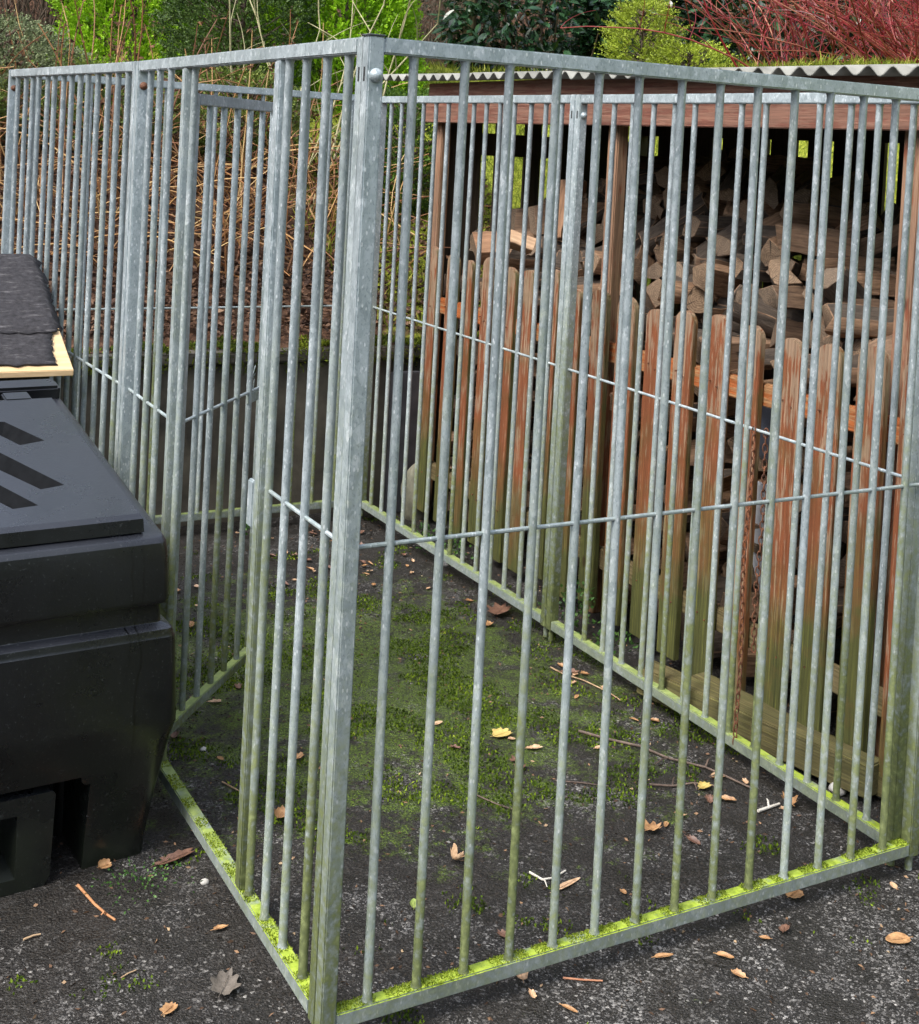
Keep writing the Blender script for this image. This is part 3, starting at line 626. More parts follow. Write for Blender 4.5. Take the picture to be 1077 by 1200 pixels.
# ------------------------------------------------------------------ felt covered box behind the bin
FELT = (lambda t: (t.bump(t.noise(t.co('Object', (1, 3, 1)), 130, 4, .7), .7, .004), t.fin(t.mix(t.rng(t.noise(t.co('Object', (1, 5, 1)), 14, 7, .75), .56, .72), t.mix(t.rng(t.noise(t.co(), 70, 4), .3, .7), (.012,.011,.012), (.04,.038,.042)), (.15,.14,.14)), .8, 0, .3))[1])(NT('roofing felt'))
bxo = thing('felt_covered_box', 'wooden box with sloping roofing felt lid behind the black grit bin', 'box', (-.08, 1.74, 0), R(-.5))
sl = .385
def rz(b): return .925 + sl*b
m = MB(); m.prism([(0, rz(0)-.018), (0, rz(0)), (.66, rz(.66)), (.66, rz(.66)-.018)], lambda b, z, t: (-t*1.1, b, z)); m.build('plywood_lid', PLY, bxo, bevel=.002)
m = MB(); m.prism([(.035, 0), (.035, rz(.035)-.02), (.62, rz(.62)-.02), (.62, 0)], lambda b, z, t: (-.06 - t*.98, b, z)); m.build('box_body', m_wood('box wood', (.05,.035,.025), (.09,.065,.045), .5, .4), bxo)
def felt(name, b0, b1, xr, lift, ragged):
    m = MB(); nx, nb = 40, 26; vs = []
    for j in range(nb+1):
        for i in range(nx+1):
            b = b0 + (b1-b0)*j/nb; x = -xr(b) - i/nx*(1.09-xr(b))
            if i == 0: x += ragged*noise.noise(Vector((b*45, 3, lift*99))) + ragged*.5*noise.noise(Vector((b*130, 1, 0)))
            if j == 0: b += ragged*.7*noise.noise(Vector((x*30, 7, lift*50)))
            z = rz(b) + lift + .003*noise.noise(Vector((x*9, b*9, lift*30))) + .002*noise.noise(Vector((x*30, b*30, 1)))
            if i == 0 and xr(b) < -.005: z -= .02
            vs.append((x, b, z))
    m.add(vs, [(j*(nx+1)+i, j*(nx+1)+i+1, (j+1)*(nx+1)+i+1, (j+1)*(nx+1)+i) for j in range(nb) for i in range(nx)])
    o = m.build(name, FELT, bxo, smooth=True, fix=True); s = o.modifiers.new('t', 'SOLIDIFY'); s.thickness = .004; s.offset = 1; return o
felt('felt_sheet', .022, .22, lambda b: .050 - .16*max(0, b-.05), .003, .016)
felt('felt_sheet', .185, .67, lambda b: max(-.014, .026 - (b-.17)*.6), .0075, .016)

# ------------------------------------------------------------------ vegetation
TW = m_simple('brown twigs', (.045,.03,.02), (.13,.09,.06), 20, .8, .2)
def stems(m, base, h, lean, r=.006, n=7, curve=.3, taper=.4, nseg=6):
    p = Vector(base); d = Vector((lean[0], lean[1], 1)).normalized(); pts = [p.copy()]; L = h/n
    w = Vector((U(-1, 1), U(-1, 1), U(-.6, .2)))*curve
    for i in range(n): d = (d + w/n + Vector((U(-.12, .12), U(-.12, .12), U(-.06, .06)))).normalized(); p = p + d*L; pts.append(p.copy())
    m.tube(pts, [r*(1 - (1-taper)*i/n) for i in range(n+1)], nseg, False); return pts
# golden dead stems on the bank behind the left of the run
GOLD = (lambda t: t.fin(t.mix(t.rng(t.noise(t.co('pos'), 9, 4), .35, .65), t.ramp(t.n('ShaderNodeNewGeometry').outputs['Random Per Island'], [(0, (.10,.035,.018)), (.35, (.22,.09,.035)), (.7, (.42,.25,.09)), (1, (.55,.42,.20))]), t.ramp(t.n('ShaderNodeNewGeometry').outputs['Random Per Island'], [(0, (.05,.02,.012)), (.6, (.30,.14,.05)), (1, (.48,.33,.14))])), .6, 0, .35))(NT('dead golden stems'))
DEADL = m_leaf('dead curled leaves', [(0, (.02,.012,.008)), (.5, (.09,.045,.025)), (1, (.26,.14,.07))], .8, .2, .3, .2)
for ci, cx in enumerate([-.9, -.45, -.05, .3, .62, .92, 1.2, 1.5, 1.78]):
    m = MB(); DP = []
    for s in range(66):
        bx_, by_ = cx + rng.normal(0, .17), U(3.75, 5.2); z = bank_h(bx_, by_)-.02
        if s % 8 == 0 and cx < 1.6: p = stems(m, (bx_, by_, z), U(.75, 1.1) * (.85 if cx > 1.1 else 1), (U(-.22, .15), U(-.15, .15)), U(.005, .008), 7, .25); DP += [q for q in p[3:] for _ in range(3)]
        else: p = stems(m, (bx_, by_, z), U(.45, .95), (U(-1.6, .9), U(-1.4, .3)), U(.003, .0062), 9, 2.4, .5); DP += p[4::2]
    cl = thing('dead_stem_clump', ['clump of dead golden stems outside the far left corner post', 'clump of golden stems behind the felt covered box', 'dead stem clump left of the two joined left panels', 'dead stem clump behind the joint of the two left panels', 'dead reddish canes seen over the gate hinge', 'dead canes behind the middle of the gate', 'dead canes behind the latch side of the gate', 'thin dead stem clump left of the front corner post', 'rightmost clump of dead stems directly behind the front corner post'][ci], 'dead plant', (cx, 4.3, bank_h(cx, 4.3)), 0, 'dead stem clumps on the bank')
    o = m.build('stem', GOLD, cl, smooth=True, fix=False); o.location = -cl.location
    P = np.array([tuple(q) for q in DP]) + rng.normal(0, .012, (len(DP), 3)); o = quads('foliage', leaves(P, rng.normal(0, 1, P.shape), .035, .014, .6), DEADL, cl); o.location = -cl.location
# leaf litter on the bank
n = 16000; x = rng.uniform(-1.5, 3.0, n); y = 3.3 + np.abs(rng.normal(0, 1.1, n)); P = np.array([(a, b, bank_h(a, b)+.008+U(0, .02)) for a, b in zip(x, y)])
tag(quads('leaf_litter', leaves(P, rng.normal(0, 1, (n, 3))*np.array([1, 1, .25]), .042, .02, .25), m_leaf('leaf litter', [(0, (.012,.007,.005)), (.4, (.055,.028,.018)), (.75, (.15,.085,.05)), (1, (.34,.22,.14))], .75, .15, .25, .3)), kind='stuff')
# pale branching shrub
PALEB = m_simple('pale olive bark', (.20,.19,.08), (.46,.42,.24), 12, .7, .2)
m = MB()
for s in range(7):
    p = stems(m, (U(1.5, 1.95), U(4.3, 4.9), 1.15), U(1.2, 1.6), (U(-.35, .35), U(-.2, .2)), U(.006, .011), 8, .5)
    for q in p[2:]: stems(m, q, U(.2, .5), (U(-1, 1), U(-.7, .7)), U(.003, .005), 5, .8)
tag(m.build('bare_shrub', PALEB, smooth=True, fix=False), 'bare pale olive branched shrub behind the front corner post', 'shrub')

def spray_tree(name, label, c, rad, h, nspray, mat, L=.10, lw=.014, ll=.034, cat='conifer', droop=.30, shape='cone', core=(.02,.03,.01), per=13, trunk_r=.03):
    t = thing(name, label, cat, (c[0], c[1], c[2]))
    m = MB(); m.tube([(0, 0, -.1), (0, 0, h*.5), (.01, 0, h*.93)], [trunk_r, trunk_r*.6, trunk_r*.1], 8)
    for _ in range(60):
        z = U(.05, .9)*h; a = U(0, 6.28); rr = rad*(1-.7*z/h if shape == 'cone' else math.sin(PI*min(1, .12+z/h*.86))) * .8
        m.tube([(0, 0, z), (rr*.5*math.cos(a), rr*.5*math.sin(a), z+rr*.2), (rr*math.cos(a), rr*math.sin(a), z+rr*.55)], [trunk_r*.3, trunk_r*.2, trunk_r*.08], 5, False)
    m.build('trunk', TW, t, smooth=True)
    u = rng.uniform(0, 1, nspray); th = rng.uniform(0, 2*PI, nspray); zz = u*h
    if shape == 'cone': rr = rad*(1-u)**.6*(.35+.65*np.minimum(1, u*6+.5))
    else: rr = rad*np.sqrt(np.clip(1-(2*u-1)**2*.93, .02, 1))
    lump = np.array([1 + droop*noise.noise(Vector((math.cos(a)*2.2, math.sin(a)*2.2, z*4/h*2 + c[0]))) for a, z in zip(th, zz)])
    dep = rng.uniform(0, 1, nspray)**.3; rr = rr*lump*(.35+.65*dep)
    P = np.stack([rr*np.cos(th), rr*np.sin(th), zz], 1)
    D = nrm(np.stack([np.cos(th), np.sin(th), np.full(nspray, .9 if shape == 'cone' else .5)], 1) + rng.normal(0, .35, (nspray, 3)))
    S_ = nrm(np.cross(D, rng.normal(0, 1, (nspray, 3)))); qs = []
    for k in range(per):
        f = (k+.5)/per; sg = 1 if k % 2 else -1
        b = P + D*L*f*rng.uniform(.8, 1.2, (nspray, 1)); d = nrm(D*1.0 + S_*sg*(1.0-.5*f))
        qs.append(leaves(b, d, ll*(1.15-.6*f), lw, .12, .15))
    quads('foliage', np.concatenate(qs), mat, t); return t
CYP = m_leaf('cypress foliage', [(0, (.04,.10,.006)), (.35, (.19,.38,.010)), (.7, (.33,.58,.018)), (1, (.50,.72,.05))], .55, .3, .55)
YEW = m_leaf('dwarf conifer foliage', [(0, (.014,.035,.008)), (.45, (.05,.10,.018)), (.8, (.12,.19,.04)), (1, (.22,.30,.08))], .5, .15, .45)
GLD = m_leaf('golden conifer foliage', [(0, (.05,.06,.008)), (.4, (.22,.28,.02)), (.8, (.42,.52,.05)), (1, (.6,.62,.12))], .55, .25, .5)
SAGE = m_leaf('sage foliage', [(0, (.05,.07,.03)), (.5, (.16,.20,.09)), (1, (.32,.37,.19))], .6, .15, .4)
spray_tree('cypress', 'bright lime cypress standing behind the joint of the left panels', (1.42, 7.0, 1.75), .60, 2.1, 7000, CYP)
spray_tree('dwarf_conifer', 'rounded dark green conifer above the gate', (1.86, 6.0, 1.55), .47, 1.35, 7500, YEW, .05, .010, .018, shape='ball')
spray_tree('cypress', 'large bright green cypress directly behind the front corner post', (2.62, 6.1, 1.35), .62, 2.4, 9500, CYP)
spray_tree('cypress', 'green cypress between the rounded conifer and the large cypress', (2.25, 7.3, 1.8), .5, 2.0, 5600, m_leaf('deep cypress foliage', [(0, (.03,.085,.008)), (.5, (.13,.30,.015)), (1, (.33,.55,.04))], .55, .3, .5))
spray_tree('heather_bush', 'grey green mounded bush beyond the far left corner', (.20, 5.3, 1.42), .55, .75, 5000, SAGE, .06, .009, .016, shape='ball', cat='bush')
spray_tree('golden_conifer', 'small golden dwarf conifer on the mossy bank above the roof', (4.42, 5.2, 2.12), .19, .55, 1100, GLD, .10, .009, .02, shape='ball', droop=.8, trunk_r=.02)
spray_tree('golden_conifer', 'low golden conifer tuft right of the small golden dwarf conifer', (4.55, 4.85, 2.1), .24, .26, 700, GLD, .09, .009, .02, shape='ball', droop=.9, trunk_r=.012)
spray_tree('fern_bush', 'low green bush below the cypress at the left end of the wood store', (2.35, 4.55, 1.15), .36, .75, 2200, m_leaf('bush foliage', [(0, (.015,.04,.008)), (.5, (.06,.13,.015)), (1, (.2,.32,.04))], .5, .25, .5), .08, .012, .026, shape='ball', cat='bush')
for lb_, x_, y_ in (('low yellow green groundcover bush behind the felt covered box', -.1, 4.9), ('low yellow green groundcover bush behind the gate', .75, 4.95), ('low yellow green groundcover bush left of the front corner post', 1.5, 4.9)):
    spray_tree('groundcover_bush', lb_, (x_, y_, bank_h(x_, y_)-.05), .34, .5, 1300, m_leaf('groundcover', [(0, (.03,.05,.01)), (.5, (.12,.18,.03)), (1, (.34,.38,.08))], .6, .2, .5), .08, .011, .024, shape='ball', cat='bush', droop=.6)
# moss tufts on the crest
def broad_bush(name, label, c, r, nl, L, W, mat, cat='laurel', droop=-.2):
    t = thing(name, label, cat, c); m = MB()
    for _ in range(26):
        stems(m, (U(-.3, .3)*r[0], U(-.3, .3)*r[1], -.15), r[2]*U(1.1, 1.9), (U(-.6, .6)*r[0], U(-.6, .6)), U(.008, .016), 6, .5)
    m.build('stem', TW, t, smooth=True, fix=False)
    d = nrm(rng.normal(0, 1, (nl, 3))); k = rng.uniform(.45, 1, (nl, 1))**.5
    lump = np.array([[1 + .3*noise.noise(Vector(q*2.3) + Vector(c))] for q in d])
    P = d*k*lump*np.array(r) + np.array([0, 0, r[2]])
    D = nrm(d*.6 + np.array([0, -.2, droop]) + rng.normal(0, .4, (nl, 3))); n = nl
    side = nrm(np.cross(D, rng.normal(0, 1, (n, 3))*.5 + np.array([0, -.3, 1]))); up = np.cross(side, D)
    L_ = L*rng.uniform(.7, 1.25, (n, 1)); W_ = W*rng.uniform(.8, 1.2, (n, 1)); q = lambda f, s, u: P + D*L_*f + side*W_*s + up*W_*u
    A_ = np.stack([q(0, 0, 0), q(.3, .42, .12), q(.62, .46, .10), q(1, 0, -.1)], 1); B_ = np.stack([q(0, 0, 0), q(1, 0, -.1), q(.62, -.46, .10), q(.3, -.42, .12)], 1)
    quads('foliage', np.concatenate([A_, B_]), mat, t); return t
LAU = m_leaf('laurel leaves', [(0, (.006,.018,.008)), (.5, (.016,.048,.018)), (.85, (.045,.11,.045)), (1, (.17,.26,.16))], .25, .08, .35, .6)
for i, (x, y, z, r, nl, lb) in enumerate(((4.6, 6.9, 2.0, (.75, .5, .62), 2600, 'dark glossy laurel right of the tree trunk'), (5.5, 6.5, 2.05, (.75, .5, .62), 2600, 'dark glossy laurel behind the small golden conifer'), (6.3, 6.0, 2.1, (.8, .5, .7), 2400, 'laurel behind the left red stems'), (7.3, 5.4, 2.15, (.9, .55, .8), 2400, 'laurel behind the right red stems'))):
    broad_bush('laurel', lb, (x, y, z-.1), r, nl, .12, .05, LAU)
HEDGE = m_leaf('hedge leaves', [(0, (.008,.012,.007)), (.5, (.022,.034,.014)), (.85, (.05,.07,.03)), (1, (.10,.11,.07))], .5, .15, .5)
for i, (x, y, r, lb) in enumerate(((-.6, 8.0, (.9, .6, 1.2), 'far hedge at the left edge beyond the heather bush'), (3.6, 9.0, (1.1, .6, 1.2), 'far hedge behind the large cypress'), (5.6, 8.8, (1.1, .6, 1.2), 'far hedge behind the tree trunk'), (7.6, 7.8, (1.1, .6, 1.2), 'far hedge above the wood store roof'), (9.3, 6.6, (1.1, .7, 1.2), 'far hedge behind the red stems at the right edge'))):
    broad_bush('hedge', lb, (x, y, 1.9), r, 3800, .07, .03, HEDGE, 'hedge')
# brown twiggy shrubs
for lb, xs, ys, n_, h in (('brown twiggy bare shrub at the top left beyond the heather bush', (.2, 1.25), (7.2, 8.0), 150, 1.7), ('brown twig thicket left of the tree trunk', (3.2, 4.1), (7.0, 7.8), 90, 1.5), ('brown twig thicket right of the tree trunk', (4.1, 4.7), (7.2, 7.8), 60, 1.4)):
    m = MB()
    for s in range(n_):
        p = stems(m, (U(*xs), U(*ys), 1.85), U(.6, 1)*h, (U(-.4, .4), U(-.2, .2)), U(.004, .009), 7, .5, .4, 5)
        for q in p[2:]:
            if U(0, 1) < .7: stems(m, q, U(.12, .35), (U(-1, 1), U(-1, 1)), .0028, 3, .6, .4, 4)
    tag(m.build('bare_shrub', TW, smooth=True, fix=False), lb, 'shrub')
t = thing('tree', 'slender mossy tree trunk standing on the bank left of the laurel', 'tree', (4.05, 7.0, 2.05))
m = MB(); m.tube([(0, 0, -.2), (0, 0, .15), (.02, 0, .7), (.0, .05, 1.6), (.06, .05, 3.4)], [.085, .06, .05, .045, .03], 12, False); m.build('trunk', m_simple('mossy bark', (.06,.05,.025), (.20,.16,.075), 18, .85, .8, stretch=(2, 2, .6), det=8, bd=.02), t, smooth=True)
P = np.stack([rng.uniform(-.9, .9, 2500), rng.uniform(-.7, .7, 2500), rng.uniform(2.0, 3.8, 2500)], 1); quads('crown', leaves(P, rng.normal(0, 1, P.shape), .07, .035, .2), HEDGE, t)
m = MB()
for _ in range(24): stems(m, (0, 0, U(1.6, 2.4)), U(.8, 1.3), (U(-.9, .9), U(-.9, .9)), .014, 6, .4)
m.build('branch', TW, t, smooth=True, fix=False)
# red dogwood
REDS = (lambda t: t.fin(t.ramp(t.math('ADD', t.math('MULTIPLY', t.n('ShaderNodeNewGeometry').outputs['Random Per Island'], .7), t.math('MULTIPLY', t.noise(t.co('pos'), 8), .3)), [(.1, (.06,.006,.008)), (.45, (.21,.010,.018)), (.68, (.27,.03,.03)), (.9, (.38,.22,.12))]), .4, 0, .5))(NT('red dogwood stems'))
for lb, cx, cy, nst in (('left red stemmed dogwood on the bank above the roof', 4.55, 3.75, 46), ('middle red stemmed dogwood above the right half of the roof', 4.85, 3.2, 60), ('right red stemmed dogwood at the right edge above the roof', 5.2, 2.85, 60), ('rear red stemmed dogwood behind the other red stems', 5.6, 3.6, 50)):
    m = MB()
    for s in range(nst):
        b = (cx + rng.normal(0, .13), cy + rng.normal(0, .13), 2.08)
        p = stems(m, b, U(.6, 1.5), (U(-1.5, .6), U(-.5, .7)), U(.0035, .0068), 9, 1.1, .4, 6)
        for q in p[2:]:
            if U(0, 1) < .62: stems(m, q, U(.15, .5), (U(-1.8, 1.2), U(-.6, .6)), U(.002, .0034), 5, 1.4, .4, 5)
    tag(m.build('dogwood', REDS, smooth=True, fix=False), lb, 'dogwood', 'red stemmed dogwoods on the bank')
# small weeds at the foot of the fence
WEED = m_leaf('weed leaves', [(0, (.02,.06,.012)), (.5, (.06,.15,.03)), (1, (.16,.30,.07))], .4, .25, .3)
for lb, x, y, r, h, n_ in (('leafy weed growing at the joint of the right panels', 1.575, 1.56, .055, .16, 150), ('low weed at the foot of the far pickets', 1.56, 2.42, .07, .07, 120), ('small weed left of the far picket weed', 1.54, 2.62, .04, .06, 60), ('little weed at the foot of the pickets right of the leafy weed', 1.60, 1.36, .05, .05, 60), ('tiny weed by the rear bottom rail behind the gate', .93, 2.93, .035, .05, 40), ('patch of low weed in front of the black bin', -.14, .655, .07, .015, 160)):
    d = rng.normal(0, .5, (n_, 3)); P = np.stack([x + rng.normal(0, r*.6, n_), y + rng.normal(0, r*.6, n_), .012 + np.abs(rng.uniform(0, h, n_))], 1)
    D = nrm(np.stack([P[:,0]-x, P[:,1]-y, np.full(n_, .03)], 1)); tag(quads('weed', leaves(P, D, .018 if h > .03 else .009, .011 if h > .03 else .005, .5), WEED), lb, 'weed')

# ------------------------------------------------------------------ moss tufts, grit and crumbs on the ground
n = 170000; x = rng.uniform(-.5, 1.62, n); y = rng.uniform(-.2, 3.05, n)
def mossp(a, b):
    d = ((a-.75)/.75)**2 + ((b-1.45)/.85)**2
    return noise.fractal(Vector((a*5.5, b*5.5, 1.3)), 1.0, 2.0, 4) + .40 - .24*min(d, 2.5)
k = np.array([mossp(a, b) > .26 + U(0, .34) for a, b in zip(x, y)]); x, y = x[k], y[k]
P = np.stack([x, y, np.array([gz(a, b) for a, b in zip(x, y)]) - .001], 1)
tag(quads('ground_moss', leaves(P, np.tile([0, 0, 1.], (len(P), 1)), .0095, .0055, .7), m_leaf('ground moss', [(0, (.014,.024,.003)), (.5, (.06,.105,.007)), (.85, (.19,.27,.016)), (1, (.40,.46,.05))], .8, .2, .45, .2)), kind='stuff')
def octs(P, r):       # little stones as flattened tetra-like quads pairs
    n = len(P); a = rng.uniform(0, 6.28, n); q = []
    u = np.stack([np.cos(a), np.sin(a), np.zeros(n)], 1)*r; v = np.stack([-np.sin(a), np.cos(a), np.zeros(n)], 1)*r*rng.uniform(.6, 1, (n, 1)); w_ = np.array([0, 0, 1.])*r*rng.uniform(.4, .8, (n, 1))
    c = [P-u, P-v, P+u, P+v]; tt = P + w_
    return np.concatenate([np.stack([c[i], c[(i+1) % 4], tt + (c[(i+1) % 4]-P)*.35, tt + (c[i]-P)*.35], 1) for i in range(4)] + [np.stack([tt + (c[i]-P)*.35 for i in range(4)], 1)])
n = 34000; x = rng.uniform(-.8, 2.6, n); y = rng.uniform(-.75, 3.0, n); dens = np.array([noise.noise(Vector((a*1.9, b*1.9, 8))) + (.30 if b < .05 or a < 0 else -.02) + U(-.6, .6) > 0 for a, b in zip(x, y)]); x, y = x[dens], y[dens]
P = np.stack([x, y, np.array([gz(a, b) for a, b in zip(x, y)])], 1)
GR = (lambda t: t.fin(t.ramp(t.vor(t.co('pos'), 90), [(0, (.04,.038,.034)), (.5, (.11,.105,.10)), (.8, (.22,.21,.20)), (1, (.45,.43,.40))]), .5, 0, .5))(NT('grit'))
tag(quads('grit', octs(P, rng.uniform(.0005, .0013, (len(P), 1))*(1 + 1.2*(rng.uniform(0, 1, (len(P), 1)) > .93))), GR), kind='stuff')
n = 2600; x = rng.uniform(-.6, 2.2, n); y = rng.uniform(-.6, 3.05, n); P = np.stack([x, y, np.array([gz(a, b) for a, b in zip(x, y)]) + .002], 1)
tag(quads('leaf_crumbs', leaves(P, rng.normal(0, 1, (n, 3))*np.array([1, 1, .12]), .013, .006, .05), m_leaf('leaf crumbs', [(0, (.03,.02,.014)), (.5, (.13,.075,.045)), (.85, (.30,.18,.10)), (1, (.50,.40,.25))], .7, .1, .1, .3)), kind='stuff')
# pebbly organic clumps
m_cl = m_simple('dark crumbly soil', (.012,.009,.007), (.045,.035,.025), 90, .9, .9, det=8)
n = 12000; x = rng.uniform(-.1, 1.7, n); y = rng.uniform(.1, 3.05, n); kk = np.array([noise.noise(Vector((a*4.2, b*4.2, 20))) + U(-.3, .3) > -.05 for a, b in zip(x, y)]); x, y = x[kk], y[kk]
P = np.stack([x, y, np.array([gz(a, b) for a, b in zip(x, y)]) - .001], 1); tag(quads('soil_crumbs', octs(P, rng.uniform(.002, .006, (len(P), 1))), m_cl), kind='stuff')

# ------------------------------------------------------------------ fallen leaves and twigs
def leaf_me(name, L, W, shape, mat, curl, seed):
    rd = random.Random(seed); N = 26; m = MB(); out = []
    for i in range(N):
        a = 2*PI*i/N; c, s = math.cos(a), math.sin(a)
        if shape == 'oval': x, y = c*L/2, s*W/2*(1 - .25*c)
        elif shape == 'lobed': rr = 1 + .22*math.cos(7*a) + .08*rd.uniform(-1, 1); x, y = c*L/2*rr, s*W/2*rr*(1 - .3*c)
        elif shape == 'fan': rr = 1 + .06*math.sin(9*a); x, y = c*L/2*rr, s*W/2*rr
        else: rr = 1 + .18*rd.uniform(-1, 1); x, y = c*L/2*rr, s*W/2*rr
        out.append((x, y))
    vs = [(0, 0, 0)]; zf = lambda x, y: curl*((x/L*2)**2*.35 + (y/W*2)**2*.6)*W + curl*.12*W*noise.noise(Vector((x*60, y*60, seed)))
    for f in (.35, .7, 1): vs += [(x*f, y*f, zf(x*f, y*f)) for x, y in out]
    fs = [(0, 1+i, 1+(i+1) % N) for i in range(N)] + [(1+r*N+i, 1+(r+1)*N+i, 1+(r+1)*N+(i+1) % N, 1+r*N+(i+1) % N) for r in (0, 1) for i in range(N)]
    m.add(vs, fs); m.tube([(-L/2*1.35, 0, zf(L/2, 0)), (-L*.4, 0, zf(L*.4, 0)+.0006), (L*.35, 0, zf(L*.35, 0)+.0006)], [.0007, .0009, .0004], 5, False)
    o = m.build(name, mat, smooth=True, fix=False); C.objects.unlink(o); return o.data
def m_fallen(name, c1, c2): return m_simple(name, c1, c2, 70, .45, .3, det=6)
FO = m_fallen('orange leaf', (.22,.11,.045), (.50,.29,.135)); FT = m_fallen('tan leaf', (.40,.24,.13), (.66,.46,.29)); FB = m_fallen('brown leaf', (.10,.05,.032), (.22,.12,.08)); FG = m_fallen('grey leaf', (.10,.085,.07), (.21,.18,.15)); FY = m_fallen('yellow leaf', (.42,.30,.08), (.60,.48,.16))
def leaf(label, x, y, L, W, shape, mat, curl=.3, rz=0, z=.004, tilt=(0, 0), me=None):
    o = link('fallen_leaf', me or leaf_me('fallen_leaf', L, W, shape, mat, curl, int(abs(x*991 + y*577)) % 997)); o.location = (x, y, gz(x, y) + z); o.rotation_euler = (tilt[0], tilt[1], rz)
    return tag(o, label, 'leaf', 'fallen leaves on the ground')
leaf('round orange leaf just outside the front bottom rail', 1.154, .045, .045, .042, 'fan', FO, .12, .3)
leaf('orange leaf at the right edge of the foreground', 1.234, -.179, .055, .038, 'oval', FO, .15, 2.9)
leaf('narrow orange leaf in the foreground left of the other narrow one', .748, -.015, .042, .014, 'oval', FO, .4, -.2)
leaf('narrow orange leaf in the foreground below the middle bars', .864, -.067, .036, .017, 'oval', FO, .4, -.8)
leaf('small bright orange leaf at the bottom left', -.20, .236, .034, .026, 'rag', FO, .25, .6)
leaf('large grey brown lobed leaf left of the front corner post', -.086, .257, .085, .05, 'lobed', FG, .3, 1.0, .008, (.15, .1))
leaf('orange leaf at the foot of the black bin', -.197, .738, .032, .024, 'rag', FO, .5, .4, .012, (.4, .1))
leaf('pinkish curled leaf in the middle of the run', .523, .46, .045, .034, 'rag', FT, 1.1, 1.7, .012, (.7, .3))
leaf('long tan leaf strip beside the white forked twig', .715, .289, .085, .016, 'oval', FT, .2, .25)
leaf('big brown dead leaf beside the far right bottom rail', 1.43, 1.80, .11, .075, 'lobed', FB, .35, .7, .01)
leaf('pale leaf under the front bottom rail', .447, .05, .05, .03, 'rag', FT, .6, 1.2, .006)
leaf('slim orange leaf below the front bottom rail', .48, -.075, .035, .011, 'oval', FO, .4, -1.1)
leaf('long dark brown leaf right of the bin foot', -.045, .72, .095, .03, 'rag', FB, .3, .3)
leaf('small ginger leaf left of the left bottom rail', -.035, .437, .032, .014, 'rag', FO, .5, .1)
leaf('orange leaf between the left bars near the corner', .234, .80, .045, .035, 'rag', FO, .7, .8, .008, (.3, 0))
leaf('ragged orange leaf in the right half of the run', 1.03, .394, .05, .038, 'lobed', FO, .5, .2, .006)
leaf('yellow mossy leaf in the middle of the run', .954, .983, .06, .05, 'rag', FY, .2, .2)
leaf('tan leaf right of the yellow mossy leaf', .996, .877, .045, .02, 'rag', FT, .4, -.2)
leaf('orange leaf just inside the near right panel', 1.292, .439, .05, .022, 'rag', FO, .5, -.8)
leaf('yellowish leaf left of the near right bottom rail', 1.285, .513, .042, .032, 'rag', FY, .4, .3)
leaf('orange curled leaf under the sleeper', 1.43, .36, .05, .035, 'lobed', FO, .7, 1.3, .01)
leaf('tan leaf by the near right bottom rail', 1.362, .555, .04, .02, 'oval', FT, .3, .2)
leaf('brown leaf by the middle of the right bottom rail', 1.37, 1.27, .06, .03, 'rag', FB, .4, -.4)
leaf('orange leaf left of the far right bottom rail', 1.34, 1.72, .045, .03, 'rag', FO, .5, .5)
leaf('small orange leaf behind the gate', .454, 2.398, .04, .028, 'rag', FO, .5, .4); leaf('ginger leaf behind the gate bars', .405, 2.067, .05, .03, 'rag', FO, .5, 1.4)
leaf('small tan leaf behind the gate', .543, 2.413, .035, .025, 'rag', FT, .5, 2.2); leaf('tan leaf under the gate', .295, 1.472, .035, .02, 'rag', FT, .4, -.3)
leaf('orange leaf between the left bars above the tan leaf', .388, 1.066, .035, .026, 'rag', FO, .5, .8)
leaf('greenish yellow leaf near the front corner', .365, .352, .035, .018, 'oval', m_fallen('green leaf', (.20,.28,.06), (.36,.42,.12)), .5, 1.1)
small = [leaf_me('fallen_leaf', L, W, sh, mt, cu, 300+i) for i, (L, W, sh, mt, cu) in enumerate(((.03, .018, 'rag', FO, .5), (.026, .014, 'oval', FT, .4), (.036, .022, 'rag', FB, .5), (.022, .014, 'rag', FT, .6), (.03, .02, 'lobed', FB, .4), (.024, .012, 'oval', FO, .4)))]
for i in range(62):
    x, y = ((U(.1, 1.4), U(.1, 3.0)) if i % 3 else (1.42 - abs(rng.normal(0, .07)), U(.1, 2.9))) if i % 5 else (U(-.5, 2.0), U(-.5, 0))
    if i % 4 and y > 2.0 and U(0, 1) < .3: x = U(.9, 1.4)
    leaf('small dead leaf scrap scattered over the dark ground', x, y, 0, 0, '', None, 0, U(0, 6.28), .004, (U(-.2, .2), U(-.2, .2)), small[i % 6])
for i in range(34):
    leaf('small dead leaf scrap scattered over the dark ground', U(.85, 1.42), U(2.35, 3.0), 0, 0, '', None, 0, U(0, 6.28), .006, (U(-.3, .3), U(-.3, .3)), small[(0, 2, 4, 3)[i % 4]])
TAN = m_simple('bare twig', (.25,.15,.08), (.48,.34,.20), 30, .6, .2); WHT = m_simple('white twig', (.5,.46,.38), (.72,.68,.6), 30, .6, .2); DTW = m_simple('dark twig', (.06,.04,.03), (.17,.12,.09), 30, .7, .3)
def twig(label, pts, r, mat, side=()):
    m = MB(); V = [Vector((a, b, gz(a, b) + r + .002)) for a, b in pts]; m.tube(V, [r*(1-.4*i/len(V)) for i in range(len(V))], 7)
    for i, dx, dy in side: m.tube([V[i], V[i] + Vector((dx*.5, dy*.5, .008)), V[i] + Vector((dx, dy, .004))], [r*.7, r*.6, r*.35], 6)
    return tag(m.build('twig', mat, smooth=True, fix=False), label, 'twig')
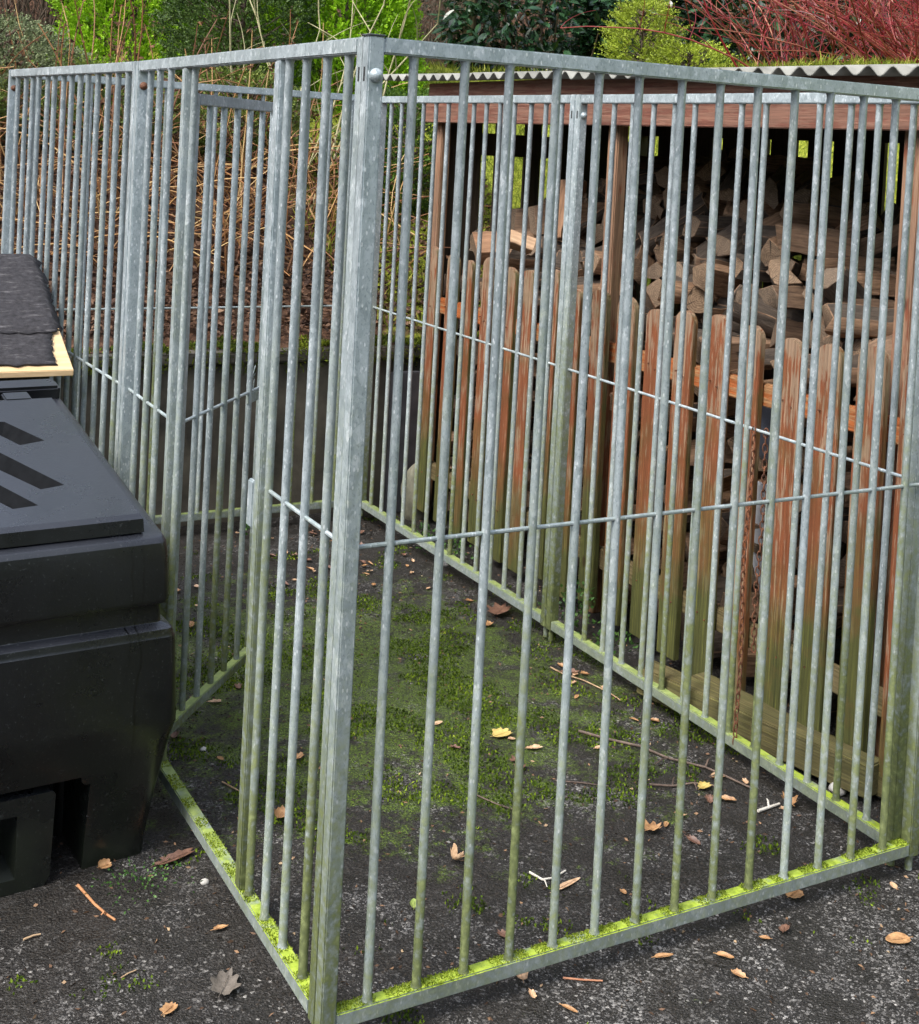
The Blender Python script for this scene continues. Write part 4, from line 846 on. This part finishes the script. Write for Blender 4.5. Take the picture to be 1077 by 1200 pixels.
twig('curved orange brown twig in front of the black bin', [(-.262, .70), (-.255, .665), (-.245, .62), (-.232, .575), (-.221, .545)], .0032, m_simple('ginger twig', (.35,.15,.06), (.55,.28,.13), 30, .6, .2), [(3, -.012, -.005)])
twig('short pale twig at the left edge of the foreground', [(-.40, .556), (-.38, .562), (-.366, .561)], .0022, TAN)
twig('thin yellowish twig between the bin and the lobed leaf', [(-.255, .364), (-.24, .372), (-.223, .376)], .0015, TAN)
twig('white forked twig inside the front panel', [(.66, .36), (.672, .325), (.70, .322), (.74, .335)], .0028, WHT, [(1, -.01, -.035)])
twig('long thin pale twig by the right bottom rail', [(1.34, 1.33), (1.345, 1.27), (1.38, 1.20), (1.40, 1.10), (1.40, 1.04)], .0025, TAN)
twig('thin twig in the middle of the run', [(.72, .72), (.745, .66), (.775, .61)], .002, DTW)
twig('dark branching twig by the near right bottom rail', [(1.17, .92), (1.22, .84), (1.27, .77), (1.30, .68), (1.36, .60), (1.38, .54), (1.40, .45)], .0038, DTW, [(2, .05, .01), (3, -.06, -.02), (4, .04, .03), (5, -.05, .01)])
twig('dark twig below the branching twig', [(1.16, .58), (1.21, .55), (1.27, .54), (1.33, .50)], .003, DTW, [(1, .03, .03), (2, -.02, -.04)])
twig('pale lichen covered twig right of the branching twig', [(1.33, .36), (1.37, .365), (1.41, .37)], .004, WHT, [(1, .02, .03)])
twig('slim orange stick below the front rail', [(.52, .01), (.555, -.01), (.59, -.025)], .002, m_simple('orange stick', (.35,.14,.07), (.5,.25,.14), 30, .6, .2))
twig('brown twig left of the branching twig', [(.95, .70), (1.01, .66), (1.06, .62)], .0022, DTW)
twig('thin straw lying in the gate opening', [(.165, 1.02), (.185, .965), (.20, .91)], .002, TAN)

# ------------------------------------------------------------------ light, sky, camera
W = bpy.data.worlds.new('World'); S.world = W; W.use_nodes = True; nt = W.node_tree
sky = nt.nodes.new('ShaderNodeTexSky'); sky.sky_type = 'NISHITA'; sky.sun_disc = False; sky.sun_elevation = R(52); sky.sun_rotation = R(256); sky.air_density = 1.0; sky.dust_density = 3.0; sky.ozone_density = 1.5
bg = nt.nodes['Background']; hs = nt.nodes.new('ShaderNodeHueSaturation'); hs.inputs['Saturation'].default_value = .6; nt.links.new(sky.outputs[0], hs.inputs['Color']); nt.links.new(hs.outputs[0], bg.inputs[0]); bg.inputs[1].default_value = .145
sun = bpy.data.lights.new('sun', 'SUN'); sun.energy = 1.2; sun.angle = R(22); sun.color = (1, .96, .90); so = bpy.data.objects.new('sun', sun); C.objects.link(so)
el, az = R(52), R(256); sd = Vector((math.sin(az)*math.cos(el), math.cos(az)*math.cos(el), math.sin(el))); so.rotation_euler = sd.to_track_quat('Z', 'Y').to_euler()
cam = bpy.data.cameras.new('camera'); co = bpy.data.objects.new('camera', cam); C.objects.link(co); S.camera = co
Rr = ((0.87385115, -0.48343404, 0.05172721), (0.03134182, -0.05015899, -0.99824935), (0.4851823, 0.87394256, -0.02867979))
M = Matrix(((Rr[0][0], -Rr[1][0], -Rr[2][0], -.9493), (Rr[0][1], -Rr[1][1], -Rr[2][1], -2.0697), (Rr[0][2], -Rr[1][2], -Rr[2][2], 1.6168), (0, 0, 0, 1)))
co.matrix_world = M; cam.sensor_fit = 'HORIZONTAL'; cam.sensor_width = 36; cam.lens = 36*1540.6/1077
cam.shift_x = (538.5-543.2)/1077; cam.shift_y = (218.1-600)/1077; cam.clip_start = .05; cam.clip_end = 200
S.view_settings.view_transform = 'Standard'; S.view_settings.look = 'None'; S.view_settings.exposure = 1.6; S.view_settings.gamma = 1
S.cycles.max_bounces = 6; S.cycles.diffuse_bounces = 3
